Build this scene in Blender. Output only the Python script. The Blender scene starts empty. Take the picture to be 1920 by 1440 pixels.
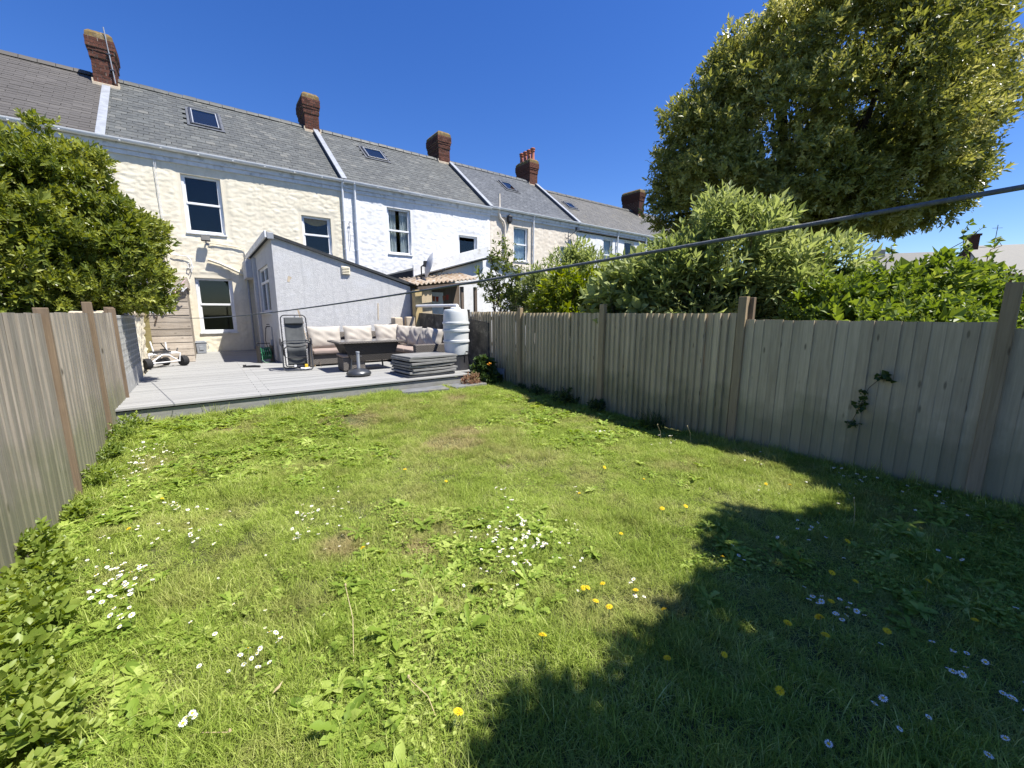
import bpy, math, random
import numpy as np
from mathutils import Vector, Matrix, Euler

rad = math.radians
SC = bpy.context.scene
COL = SC.collection
R = random.Random(11)
rng = np.random.default_rng(11)

# ------------------------------------------------------------------ camera, sky, sun, exposure
cam_data = bpy.data.cameras.new('camera')
cam_data.sensor_width = 36.0
cam_data.lens = 765.0 / 1920.0 * 36.0
cam_data.clip_start = 0.05
cam_data.clip_end = 2000
cam = bpy.data.objects.new('camera', cam_data)
COL.objects.link(cam)
cam.location = (0, 0, 1.72)
cam.rotation_euler = (rad(90 - 9.8), 0, rad(-36.9))
SC.camera = cam

SUN_DIR = Vector((1.09, -1.37, 3.36)).normalized()
SUN_EL = math.asin(SUN_DIR.z)
SUN_AZ = math.atan2(SUN_DIR.x, SUN_DIR.y)
world = bpy.data.worlds.new('World')
SC.world = world
world.use_nodes = True
wn = world.node_tree
sky = wn.nodes.new('ShaderNodeTexSky')
sky.sky_type = 'NISHITA'
sky.sun_disc = False
sky.sun_elevation = SUN_EL
sky.sun_rotation = SUN_AZ
sky.altitude = 0
sky.air_density = 1.0
sky.dust_density = 0.25
sky.ozone_density = 5.0
bg = wn.nodes['Background']
bg.inputs['Strength'].default_value = 0.088
hsv = wn.nodes.new('ShaderNodeHueSaturation')
hsv.inputs['Hue'].default_value = 0.516
hsv.inputs['Saturation'].default_value = 1.27
wn.links.new(sky.outputs[0], hsv.inputs['Color'])
wn.links.new(hsv.outputs[0], bg.inputs['Color'])

sun_data = bpy.data.lights.new('sun', 'SUN')
sun_data.energy = 5.0
sun_data.angle = rad(0.53)
sun_data.color = (1.0, 0.955, 0.88)
sun = bpy.data.objects.new('sun', sun_data)
COL.objects.link(sun)
sun.rotation_euler = SUN_DIR.to_track_quat('Z', 'Y').to_euler()
sun.location = (8, -10, 25)

SC.view_settings.view_transform = 'Standard'
SC.view_settings.look = 'None'
SC.view_settings.exposure = 1.0
SC.view_settings.gamma = 1.0
SC.view_settings.use_curve_mapping = False
SC.render.engine = 'CYCLES'
SC.cycles.max_bounces = 6
SC.cycles.diffuse_bounces = 3
SC.cycles.glossy_bounces = 3
SC.cycles.transparent_max_bounces = 8
SC.cycles.use_denoising = True

# ------------------------------------------------------------------ helpers: objects
LOCAL = set()


def wloc(o):
    v = Vector((0, 0, 0))
    while o is not None:
        v += o.location
        o = o.parent
    return v


def tag(o, label=None, cat=None, group=None, kind=None):
    if label: o['label'] = label
    if cat: o['category'] = cat
    if group: o['group'] = group
    if kind: o['kind'] = kind
    return o


def thing(name, label, cat, loc=(0, 0, 0), rz=0.0, group=None, local=False):
    o = bpy.data.objects.new(name, None)
    o.empty_display_size = 0.1
    COL.objects.link(o)
    o.location = loc
    o.rotation_euler = (0, 0, rz)
    if local: LOCAL.add(o.name)
    return tag(o, label, cat, group)


def is_local(o):
    while o is not None:
        if o.name in LOCAL: return True
        o = o.parent
    return False


def put(name, me, parent=None, org=(0, 0, 0), rot=None):
    o = bpy.data.objects.new(name, me)
    COL.objects.link(o)
    org = Vector(org)
    if parent is not None:
        o.parent = parent
        if not is_local(parent): org = org - wloc(parent)
    o.location = org
    if rot is not None: o.rotation_euler = rot
    return o


class MB:
    def __init__(s):
        s.v = []; s.f = []; s.m = []; s.mi = 0

    def add(s, vs, fs):
        b = len(s.v)
        s.v += [tuple(p) for p in vs]
        for f in fs:
            s.f.append(tuple(b + i for i in f)); s.m.append(s.mi)
        return s

    def bx(s, x0, x1, y0, y1, z0, z1):
        return s.hexa([(x0, y0, z0), (x1, y0, z0), (x1, y1, z0), (x0, y1, z0), (x0, y0, z1), (x1, y0, z1), (x1, y1, z1), (x0, y1, z1)])

    def hexa(s, p):
        return s.add(p, [(3, 2, 1, 0), (4, 5, 6, 7), (0, 1, 5, 4), (1, 2, 6, 5), (2, 3, 7, 6), (3, 0, 4, 7)])

    def box(s, c, size, rot=(0, 0, 0)):
        m = Euler(rot).to_matrix(); c = Vector(c)
        h = [x / 2 for x in size]
        pts = [(-h[0], -h[1], -h[2]), (h[0], -h[1], -h[2]), (h[0], h[1], -h[2]), (-h[0], h[1], -h[2]),
               (-h[0], -h[1], h[2]), (h[0], -h[1], h[2]), (h[0], h[1], h[2]), (-h[0], h[1], h[2])]
        return s.hexa([c + m @ Vector(p) for p in pts])

    def extrude(s, poly, vec):
        n = len(poly); vec = Vector(vec)
        vs = [Vector(p) for p in poly] + [Vector(p) + vec for p in poly]
        fs = [tuple(range(n - 1, -1, -1)), tuple(range(n, 2 * n))]
        fs += [(i, (i + 1) % n, n + (i + 1) % n, n + i) for i in range(n)]
        return s.add(vs, fs)

    def tube(s, pts, r, n=8, closed=False, caps=True):
        pts = [Vector(p) for p in pts]; k = len(pts)
        rs = r if isinstance(r, (list, tuple)) else [r] * k
        up = None; vs = []
        for i, p in enumerate(pts):
            if closed: d = pts[(i + 1) % k] - pts[i - 1]
            else: d = pts[min(i + 1, k - 1)] - pts[max(i - 1, 0)]
            if d.length < 1e-9: d = Vector((0, 0, 1))
            d.normalize()
            if up is None:
                up = d.orthogonal().normalized()
            else:
                up = up - d * up.dot(d)
                up = up.normalized() if up.length > 1e-6 else d.orthogonal().normalized()
            w = d.cross(up)
            for j in range(n):
                a = 2 * math.pi * j / n
                vs.append(p + (up * math.cos(a) + w * math.sin(a)) * rs[i])
        fs = []
        for i in range(k if closed else k - 1):
            for j in range(n):
                a = i * n + j; b = i * n + (j + 1) % n; c2 = ((i + 1) % k) * n
                fs.append((a, b, c2 + (j + 1) % n, c2 + j))
        if caps and not closed:
            fs.append(tuple(range(n - 1, -1, -1))); fs.append(tuple(range((k - 1) * n, k * n)))
        return s.add(vs, fs)

    def lathe(s, prof, c=(0, 0, 0), n=24, rot=None):
        c = Vector(c); m = Euler(rot).to_matrix() if rot else None
        vs = []
        for r, z in prof:
            for j in range(n):
                a = 2 * math.pi * j / n
                p = Vector((r * math.cos(a), r * math.sin(a), z))
                vs.append(c + (m @ p if m else p))
        fs = []
        for i in range(len(prof) - 1):
            for j in range(n):
                fs.append((i * n + j, i * n + (j + 1) % n, (i + 1) * n + (j + 1) % n, (i + 1) * n + j))
        fs.append(tuple(range(n - 1, -1, -1))); fs.append(tuple(range((len(prof) - 1) * n, len(prof) * n)))
        return s.add(vs, fs)

    def mesh(s, name, mats, org=(0, 0, 0), smooth=False):
        me = bpy.data.meshes.new(name)
        o = Vector(org)
        me.from_pydata([tuple(Vector(p) - o) for p in s.v], [], s.f)
        if not isinstance(mats, (list, tuple)): mats = [mats]
        for m in mats: me.materials.append(m)
        if len(mats) > 1: me.polygons.foreach_set('material_index', s.m)
        if smooth:
            me.polygons.foreach_set('use_smooth', [True] * len(me.polygons))
            try: me.set_sharp_from_angle(angle=rad(38))
            except Exception: pass
        me.update()
        return me

    def build(s, name, mats, parent=None, org=None, smooth=False, bevel=0):
        if org is None:
            a = np.array([tuple(p) for p in s.v])
            lo, hi = a.min(0), a.max(0)
            org = ((lo[0] + hi[0]) / 2, (lo[1] + hi[1]) / 2, lo[2])
        me = s.mesh(name, mats, org, smooth)
        o = put(name, me, parent, org)
        if bevel:
            bm = o.modifiers.new('bevel', 'BEVEL'); bm.width = bevel; bm.segments = 2; bm.limit_method = 'ANGLE'
        return o


def npmesh(name, verts, faces, mats, rnd=None, smooth=False, midx=None):
    """verts (N,3), faces (M,k) as one mesh, optional per-face random attribute"""
    me = bpy.data.meshes.new(name)
    verts = np.ascontiguousarray(verts, dtype=np.float32); faces = np.ascontiguousarray(faces, dtype=np.int32)
    M_, k = faces.shape
    me.vertices.add(len(verts)); me.vertices.foreach_set('co', verts.ravel())
    me.loops.add(M_ * k); me.loops.foreach_set('vertex_index', faces.ravel())
    me.polygons.add(M_)
    me.polygons.foreach_set('loop_start', np.arange(0, M_ * k, k, dtype=np.int32))
    me.polygons.foreach_set('loop_total', np.full(M_, k, dtype=np.int32))
    if not isinstance(mats, (list, tuple)): mats = [mats]
    for m in mats: me.materials.append(m)
    if midx is not None: me.polygons.foreach_set('material_index', np.ascontiguousarray(midx, dtype=np.int32))
    me.polygons.foreach_set('use_smooth', np.full(M_, bool(smooth)))
    if rnd is not None:
        at = me.attributes.new('rnd', 'FLOAT', 'FACE'); at.data.foreach_set('value', np.ascontiguousarray(rnd, dtype=np.float32))
    me.update(calc_edges=True)
    return me


def vnoise(p, seed=0):
    """smooth value noise, p (N,2) or (N,3) -> 0..1"""
    p = np.asarray(p, float); d = p.shape[1]
    i = np.floor(p).astype(np.int64); f = p - i; f = f * f * (3 - 2 * f)
    out = np.zeros(len(p))
    for c in range(2 ** d):
        off = [(c >> k) & 1 for k in range(d)]
        h = np.full(len(p), seed * 374761393 + 1013, dtype=np.int64); w = np.ones(len(p))
        for k in range(d):
            h = (h ^ ((i[:, k] + off[k]) * (73856093, 19349663, 83492791)[k])) * 1274126177 % 2147483647
            w = w * (f[:, k] if off[k] else 1 - f[:, k])
        h = (h ^ (h >> 13)) * 1103515245 % 2147483647
        out += w * ((h >> 7) % 10000) / 10000.0
    return out


def fbm(p, seed=0, octs=4):
    s = 0; a = .5; t = 0
    for o in range(octs):
        s = s + a * vnoise(np.asarray(p) * 2 ** o, seed + o); t += a; a *= .5
    return s / t


# ------------------------------------------------------------------ helpers: materials
def srgb(r, g, b):
    f = lambda c: (c / 255 / 12.92) if c / 255 <= .04045 else ((c / 255 + .055) / 1.055) ** 2.4
    return (f(r), f(g), f(b), 1)


class NT:
    def __init__(s, name):
        s.mat = bpy.data.materials.new(name); s.mat.use_nodes = True
        s.t = s.mat.node_tree; s.b = s.t.nodes['Principled BSDF']; s.out = s.t.nodes['Material Output']

    def n(s, typ, **kw):
        nd = s.t.nodes.new(typ)
        for k, v in kw.items():
            if k in nd.inputs.keys(): pass
            if hasattr(nd, k): setattr(nd, k, v)
        return nd

    def l(s, a, b): s.t.links.new(a, b); return s

    def coord(s, kind='Object', scale=(1, 1, 1), rand=False):
        if kind == 'World':
            g = s.n('ShaderNodeNewGeometry').outputs['Position']
        else:
            g = s.n('ShaderNodeTexCoord').outputs[kind]
        m = s.n('ShaderNodeMapping'); m.inputs['Scale'].default_value = scale
        s.l(g, m.inputs['Vector'])
        if rand:
            oi = s.n('ShaderNodeObjectInfo')
            mu = s.n('ShaderNodeVectorMath', operation='SCALE'); mu.inputs[0].default_value = (37, 53, 71)
            s.l(oi.outputs['Random'], mu.inputs['Scale'])
            s.l(mu.outputs[0], m.inputs['Location'])
        return m.outputs[0]

    def noise(s, vec, scale, detail=4, rough=.55, dist=0):
        nd = s.n('ShaderNodeTexNoise'); nd.inputs['Scale'].default_value = scale; nd.inputs['Detail'].default_value = detail
        nd.inputs['Roughness'].default_value = rough; nd.inputs['Distortion'].default_value = dist
        s.l(vec, nd.inputs['Vector']); return nd.outputs['Fac']

    def ramp(s, fac, stops, interp='LINEAR'):
        r = s.n('ShaderNodeValToRGB'); e = r.color_ramp.elements; r.color_ramp.interpolation = interp
        while len(e) < len(stops): e.new(.5)
        for i, (p, c) in enumerate(stops):
            e[i].position = p; e[i].color = c if len(c) == 4 else (*c, 1)
        s.l(fac, r.inputs['Fac']); return r.outputs['Color']

    def mix(s, fac, a, b, blend='MIX'):
        m = s.n('ShaderNodeMix', data_type='RGBA', blend_type=blend)
        for sock, v in ((m.inputs[0], fac), (m.inputs[6], a), (m.inputs[7], b)):
            if hasattr(v, 'is_output'): s.l(v, sock)
            else: sock.default_value = v
        return m.outputs[2]

    def math(s, op, a, b=None, c=None):
        m = s.n('ShaderNodeMath', operation=op)
        for i, v in enumerate((a, b, c)):
            if v is None: continue
            if hasattr(v, 'is_output'): s.l(v, m.inputs[i])
            else: m.inputs[i].default_value = v
        return m.outputs[0]

    def bump(s, h, strength=.5, dist=.01):
        b = s.n('ShaderNodeBump'); b.inputs['Strength'].default_value = strength; b.inputs['Distance'].default_value = dist
        s.l(h, b.inputs['Height']); s.l(b.outputs[0], s.b.inputs['Normal']); return s

    def col(s, c):
        if hasattr(c, 'is_output'): s.l(c, s.b.inputs['Base Color'])
        else: s.b.inputs['Base Color'].default_value = c if len(c) == 4 else (*c, 1)
        return s

    def rough(s, r, spec=.5, metal=0):
        s.b.inputs['Roughness'].default_value = r; s.b.inputs['Specular IOR Level'].default_value = spec; s.b.inputs['Metallic'].default_value = metal
        return s

    def rand_val(s, c, amt):
        """per-object brightness variation"""
        oi = s.n('ShaderNodeObjectInfo')
        mr = s.n('ShaderNodeMapRange'); mr.inputs['To Min'].default_value = 1 - amt; mr.inputs['To Max'].default_value = 1 + amt
        s.l(oi.outputs['Random'], mr.inputs['Value'])
        h = s.n('ShaderNodeHueSaturation'); s.l(mr.outputs[0], h.inputs['Value'])
        if hasattr(c, 'is_output'): s.l(c, h.inputs['Color'])
        else: h.inputs['Color'].default_value = c
        return h.outputs['Color']


def pm(name, c1, c2=None, scale=6, rough=.7, spec=.4, bump=0, bscale=30, bdist=.005, stretch=(1, 1, 1), rand=0, metal=0, coord='Object', lo=.35, hi=.65, dirt=None, dscale=2.0, streak=None):
    t = NT(name)
    c2 = c2 or c1
    v = t.coord(coord, stretch, rand > 0)
    c = t.ramp(t.noise(v, scale, 5, .6), [(lo, c1), (hi, c2)])
    if dirt:
        c = t.mix(t.ramp(t.noise(v, dscale, 6, .65), [(.52, (0, 0, 0)), (.72, (1, 1, 1))]), c, dirt)
    if streak:
        vs = t.coord(coord, (5, 5, .28))
        k = t.ramp(t.noise(vs, 1.6, 5, .65), [(.52, (0, 0, 0)), (.78, (1, 1, 1))])
        c = t.mix(t.math('MULTIPLY', k, .55), c, streak)
    if rand: c = t.rand_val(c, rand)
    t.col(c).rough(rough, spec, metal)
    if bump: t.bump(t.noise(v, bscale, 5, .6), bump, bdist)
    return t.mat


def wood(name, light, dark, grain=(14, 14, .7), rand=.16, knots=True, green=None, rough=.85, axis=2):
    t = NT(name)
    sc = [14, 14, 14]; sc[axis] = .7
    v = t.coord('Object', tuple(sc), True)
    g = t.noise(v, 2.2, 6, .62, .8)
    sc2 = [60, 60, 60]; sc2[axis] = 1.5
    v2 = t.coord('Object', tuple(sc2), True)
    g2 = t.noise(v2, 2.0, 3, .6)
    c = t.ramp(g, [(.3, dark), (.62, light)])
    c = t.mix(.35, c, t.ramp(g2, [(.3, dark), (.7, light)]))
    if knots:
        sk = [9, 9, 9]; sk[axis] = 2.6
        vv = t.coord('Object', tuple(sk), True)
        vo = t.n('ShaderNodeTexVoronoi'); vo.inputs['Scale'].default_value = 1.0; t.l(vv, vo.inputs['Vector'])
        k = t.ramp(vo.outputs['Distance'], [(.06, (1, 1, 1)), (.13, (0, 0, 0))])
        c = t.mix(k, c, tuple(x * .5 for x in dark[:3]) + (1,))
    if green:
        oc = t.n('ShaderNodeTexCoord').outputs['Object']; sp = t.n('ShaderNodeSeparateXYZ'); t.l(oc, sp.inputs[0])
        vw = t.coord('World', (1, 1, 1))
        h = t.math('ADD', sp.outputs['Z'], t.math('MULTIPLY', t.noise(vw, 3.0, 4), -.9))
        gm = t.ramp(h, [(.0, (1, 1, 1)), (.35, (0, 0, 0))])
        c = t.mix(t.math('MULTIPLY', gm, .6), c, green)
    damp = t.ramp(t.noise(t.coord('World', (1.6, 1.6, .7)), 1.3, 5, .65), [(.45, (0, 0, 0)), (.72, (1, 1, 1))])
    c = t.mix(t.math('MULTIPLY', damp, .45), c, tuple(x * .75 for x in dark[:3]) + (1,))
    c = t.rand_val(c, rand)
    t.col(c).rough(rough, .25)
    t.bump(t.math('ADD', g, t.math('MULTIPLY', g2, .6)), .35, .004)
    return t.mat


def leafmat(name, cols, trans=.35, rough=.45, spec=.35, thin=None, hue_noise=1.2):
    """leaf with translucency; colours by per-leaf random number and slow noise"""
    t = NT(name)
    a = t.n('ShaderNodeAttribute'); a.attribute_name = 'rnd'
    nz = t.noise(t.coord('World', (1, 1, 1)), hue_noise, 2)
    f = t.math('ADD', t.math('MULTIPLY', a.outputs['Fac'], .7), t.math('MULTIPLY', t.math('SUBTRACT', nz, .5), .9))
    f = t.math('ADD', f, .12)
    c = t.ramp(f, [(i / (len(cols) - 1), x) for i, x in enumerate(cols)])
    t.col(c).rough(rough, spec)
    tr = t.n('ShaderNodeBsdfTranslucent')
    hs = t.n('ShaderNodeHueSaturation'); hs.inputs['Hue'].default_value = .485; hs.inputs['Saturation'].default_value = 1.15; hs.inputs['Value'].default_value = 1.35
    t.l(c, hs.inputs['Color']); t.l(hs.outputs[0], tr.inputs['Color'])
    mx = t.n('ShaderNodeMixShader'); mx.inputs[0].default_value = trans
    t.l(t.b.outputs[0], mx.inputs[1]); t.l(tr.outputs[0], mx.inputs[2]); t.l(mx.outputs[0], t.out.inputs['Surface'])
    return t.mat


M = {}
M['upvc'] = pm('white_upvc', (.78, .79, .8, 1), (.7, .71, .72, 1), 3, .35, .5)
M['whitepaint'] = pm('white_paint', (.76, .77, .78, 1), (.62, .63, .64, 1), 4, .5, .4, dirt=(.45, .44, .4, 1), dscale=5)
M['fascia'] = pm('shaded_white_fascia', (.70, .695, .68, 1), (.60, .595, .58, 1), 4, .5, .4, dirt=(.38, .37, .34, 1), dscale=5)  # copy of the white paint, toned down in colour for the eaves' shade
M['cream'] = pm('cream_masonry_paint', (.74, .685, .55, 1), (.67, .61, .475, 1), 2.2, .85, .2, .35, 60, .004, dirt=(.60, .55, .43, 1), dscale=3, streak=(.50, .46, .36, 1))
M['white'] = pm('white_masonry_paint', (.76, .76, .75, 1), (.69, .69, .69, 1), 2.2, .85, .2, .35, 60, .004, dirt=(.55, .55, .53, 1), dscale=3, streak=(.52, .52, .49, 1))
M['cream2'] = pm('pale_cream_masonry_paint', (.72, .65, .55, 1), (.64, .57, .47, 1), 2.2, .85, .2, .35, 60, .004, dirt=(.52, .46, .38, 1), dscale=3, streak=(.48, .43, .35, 1))
M['greyrender'] = pm('grey_pebbled_render', (.56, .56, .56, 1), (.48, .482, .485, 1), 9, .9, .2, 1.0, 48, .013, dirt=(.56, .57, .59, 1), dscale=1.1, streak=(.34, .35, .36, 1))
M['lead'] = pm('lead_flashing', (.30, .32, .35, 1), (.22, .235, .26, 1), 5, .5, .5, .3, 25, .004)
M['leaddark'] = pm('dark_lead', (.10, .11, .13, 1), (.06, .065, .075, 1), 5, .6, .4)
M['mortar'] = pm('lime_mortar', (.40, .36, .31, 1), (.28, .25, .21, 1), 8, .95, .1, .5, 40, .006)
M['mortarlight'] = pm('pale_mortar', (.55, .47, .36, 1), (.42, .35, .26, 1), 8, .95, .1, .5, 40, .006)
M['brick'] = pm('old_red_brick', (.125, .052, .036, 1), (.075, .036, .028, 1), 14, .92, .15, .7, 60, .004, rand=.35, dirt=(.05, .035, .03, 1), dscale=7)
M['lichencap'] = pm('lichened_mortar_cap', (.20, .135, .045, 1), (.11, .085, .055, 1), 9, .95, .1, .8, 30, .012, dirt=(.26, .235, .18, 1), dscale=6)
M['terracotta'] = pm('terracotta', (.42, .15, .09, 1), (.33, .12, .075, 1), 6, .8, .2)
M['dark'] = pm('dark_room', (.012, .012, .013, 1), None, 3, .9, .1)  # near-black colour stands in for the darkness of unlit interiors
M['blackplastic'] = pm('black_plastic', (.02, .02, .022, 1), (.03, .03, .033, 1), 8, .45, .4)
M['greyplastic'] = pm('grey_plastic', (.30, .32, .35, 1), (.25, .27, .30, 1), 8, .45, .4)
M['steel'] = pm('grey_coated_steel', (.10, .105, .11, 1), (.07, .075, .08, 1), 8, .35, .5, metal=.6)
M['rubber'] = pm('tyre_rubber', (.022, .022, .024, 1), (.035, .035, .035, 1), 10, .85, .2, .5, 60, .003)


def slate_mat(name, c1, c2, attr, lich, amt=.25):
    t = NT(name)
    v = t.coord('World', (1, 1, 1))
    if attr:
        a = t.n('ShaderNodeAttribute'); a.attribute_name = 'rnd'; f = a.outputs['Fac']
    else:
        f = t.n('ShaderNodeObjectInfo').outputs['Random']
    c = t.ramp(f, [(0, c1), (.72, c2), (.92, tuple(min(1, x * 1.3) for x in c2[:3])), (1, lich)])
    c = t.mix(t.ramp(t.noise(v, 5.0, 6, .7), [(.5, (0, 0, 0)), (.75, (1, 1, 1))]), c, lich)
    c = t.mix(amt, c, t.ramp(t.noise(v, .8, 4), [(.35, c1), (.65, c2)]))
    t.col(c).rough(.62, .4)
    t.bump(t.noise(v, 40, 4), .3, .004)
    return t.mat


M['slate'] = slate_mat('green_grey_slate', (.055, .060, .060, 1), (.080, .086, .083, 1), False, (.145, .145, .13, 1))
M['slate_s'] = slate_mat('green_grey_slate_far', (.055, .060, .060, 1), (.080, .086, .083, 1), True, (.145, .145, .13, 1))
M['slate_brown'] = slate_mat('brown_grey_slate', (.066, .061, .055, 1), (.082, .076, .069, 1), True, (.12, .112, .10, 1), .6)
M['slate_blue'] = slate_mat('blue_grey_slate', (.052, .06, .07, 1), (.075, .083, .093, 1), True, (.15, .16, .17, 1), .5)
M['slate_dull'] = slate_mat('dull_grey_slate', (.07, .07, .067, 1), (.10, .098, .09, 1), True, (.15, .135, .10, 1), .5)

# window glass: clear pane that mirrors the sky at its surface
t = NT('window_glass')
tr = t.n('ShaderNodeBsdfTransparent'); tr.inputs['Color'].default_value = (.86, .9, .9, 1)
gl = t.n('ShaderNodeBsdfGlossy'); gl.inputs['Roughness'].default_value = .02
fr = t.n('ShaderNodeLayerWeight'); fr.inputs['Blend'].default_value = .5
fac = t.math('ADD', t.math('MULTIPLY', t.math('POWER', fr.outputs['Facing'], 4.0), .7), .032)
mx = t.n('ShaderNodeMixShader'); t.l(fac, mx.inputs[0]); t.l(tr.outputs[0], mx.inputs[1]); t.l(gl.outputs[0], mx.inputs[2]); t.l(mx.outputs[0], t.out.inputs['Surface'])
M['glass'] = t.mat
M['curtain_blue'] = pm('pale_blue_curtain', (.50, .60, .72, 1), (.72, .76, .80, 1), 8, .9, .1, stretch=(6, 1, .6))
M['curtain_gold'] = pm('gold_curtain', (.55, .33, .08, 1), (.40, .22, .05, 1), 8, .9, .1)
M['curtain_white'] = pm('white_net_curtain', (.70, .70, .70, 1), (.58, .58, .58, 1), 8, .9, .1)

# ------------------------------------------------------------------ ground and lawn
FX0, FX1 = -1.12, 5.55      # left and right fence faces
DECK_Y, DECK_Z = 7.85, 0.38
YF = 18.1                   # rear wall of the terrace


def gz(x, y):
    """height of the lawn"""
    p = np.stack([np.asarray(x, float).ravel(), np.asarray(y, float).ravel()], 1)
    k = np.clip((p[:, 1] - 4.6) / 3.2, 0, 1)
    z = .13 * k * k * (3 - 2 * k) + (fbm(p * .55 + 9, 5, 3) - .5) * .09 + (fbm(p * 2.3 + 3, 8, 2) - .5) * .035
    return z.reshape(np.shape(x)) if np.ndim(x) else float(z[0])


def soil_mat(name, a, b, c):
    t = NT(name)
    v = t.coord('World', (1, 1, 1))
    k = t.ramp(t.noise(v, 1.3, 5, .6), [(.38, a), (.55, b), (.68, c)])
    k = t.mix(.4, k, t.ramp(t.noise(v, 22, 5, .7), [(.3, a), (.7, c)]))
    t.col(k).rough(.95, .1); t.bump(t.noise(v, 45, 6, .7), .8, .02)
    return t.mat


M['ground'] = soil_mat('rough_ground', (.035, .045, .02, 1), (.05, .07, .025, 1), (.09, .08, .05, 1))
M['lawnsoil'] = soil_mat('thatch_and_soil', (.045, .06, .02, 1), (.07, .085, .03, 1), (.15, .125, .07, 1))
mb = MB(); mb.add([(-600, -600, -.09), (600, -600, -.09), (600, 600, -.09), (-600, 600, -.09)], [(0, 1, 2, 3)])
tag(mb.build('ground', M['ground'], org=(0, 0, 0)), kind='structure')
xs = np.arange(FX0 - .1, FX1 + .2, .08); ys = np.arange(-5, DECK_Y + .25, .08)
gx, gy = np.meshgrid(xs, ys)
vz = gz(gx, gy)
nx, ny = len(xs), len(ys)
idx = np.arange(nx * ny).reshape(ny, nx)
fc = np.stack([idx[:-1, :-1], idx[:-1, 1:], idx[1:, 1:], idx[1:, :-1]], -1).reshape(-1, 4)
tag(put('lawn', npmesh('lawn', np.stack([gx, gy, vz], -1).reshape(-1, 3), fc, M['lawnsoil'], smooth=True)), kind='structure')

# ------------------------------------------------------------------ terrace houses


def stone_relief(px, pz, seed):
    """lumpy painted rubble: rounded irregular stones in rough courses"""
    x = px / .40 + (fbm(np.stack([px * 2.2, pz * 2.2], 1), seed, 3) - .5) * 1.5
    z = pz / .15 + (fbm(np.stack([px * 1.7, pz * 2.6], 1), seed + 5, 3) - .5) * 2.0
    f1 = np.full(len(px), 9.); f2 = np.full(len(px), 9.); hh = np.zeros(len(px))
    ci = np.floor(z).astype(int)
    for dz in (-1, 0, 1):
        r = ci + dz
        xo = x + (r % 2) * .5
        cx = np.floor(xo).astype(int)
        for dx in (-1, 0, 1):
            c = cx + dx
            h = ((c * 73856093) ^ (r * 19349663) ^ (seed * 83492791)) & 0x7fffffff
            jx = ((h >> 3) % 1000) / 1000.; jz = ((h >> 9) % 1000) / 1000.; jh = ((h >> 15) % 1000) / 1000.
            d = np.hypot(xo - (c + .2 + .6 * jx), z - (r + .25 + .5 * jz))
            nf = d < f1
            f2 = np.where(nf, f1, np.minimum(f2, d)); hh = np.where(nf, jh, hh); f1 = np.where(nf, d, f1)
    lump = np.clip((f2 - f1) / .45, 0, 1); lump = lump * lump * (3 - 2 * lump)
    return lump * (.45 + .75 * hh) * .34 + fbm(np.stack([px * 5, pz * 11], 1), seed + 9, 3) * .42 + fbm(np.stack([px * 11, pz * 22], 1), seed + 15, 2) * .42


def rubble_wall(name, mat, parent, x0, x1, z0, z1, y, holes, seed, step=.05, amp=.028, depth=.14, smooth_fac=1.0):
    def axis(a, b, cuts):
        c = sorted(set([a, b] + [k for k in cuts if a < k < b])); out = []
        for p, q in zip(c[:-1], c[1:]):
            n = max(1, int(round((q - p) / step))); out += list(np.linspace(p, q, n, endpoint=False))
        return np.array(out + [b])
    X = axis(x0, x1, [h[0] for h in holes] + [h[1] for h in holes])
    Z = axis(z0, z1, [h[2] for h in holes] + [h[3] for h in holes])
    gx, gz_ = np.meshgrid(X, Z)
    px, pz = gx.ravel(), gz_.ravel()
    k = np.ones(len(px))
    for (a, b, c, d) in holes:
        dist = np.maximum(np.maximum(a - px, px - b), np.maximum(c - pz, pz - d))
        k = np.minimum(k, np.clip((dist - .10) / .10, 0, 1))
    edge = np.minimum(np.minimum(px - x0, x1 - px), np.minimum(z1 - pz, 9)); k = k * np.clip(edge / .06, 0, 1)
    hgt = stone_relief(px, pz, seed) * k * amp * smooth_fac
    V = np.stack([px, y - hgt, pz], 1)
    n = len(X); idx = np.arange(len(px)).reshape(len(Z), n)
    F = np.stack([idx[:-1, :-1], idx[:-1, 1:], idx[1:, 1:], idx[1:, :-1]], -1).reshape(-1, 4)
    cen = V[F].mean(1)
    keep = np.ones(len(F), bool)
    for (a, b, c, d) in holes:
        keep &= ~((cen[:, 0] > a) & (cen[:, 0] < b) & (cen[:, 2] > c) & (cen[:, 2] < d))
    F = F[keep]
    ev, ef = [], []
    b0 = len(V)
    for (a, b, c, d) in holes:
        q = [(a, y, c), (b, y, c), (b, y, d), (a, y, d)]
        base = b0 + len(ev)
        ev += q + [(p[0], y + depth, p[2]) for p in q]
        for i in range(4):
            j = (i + 1) % 4
            ef.append((base + j, base + i, base + 4 + i, base + 4 + j))
    V = np.vstack([V, np.array(ev)]) if ev else V
    F = np.vstack([F, np.array(ef)]) if ef else F
    org = np.array([(x0 + x1) / 2, y, z0])
    return put(name, npmesh(name, V - org, F, mat, smooth=True), parent, org)


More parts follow.
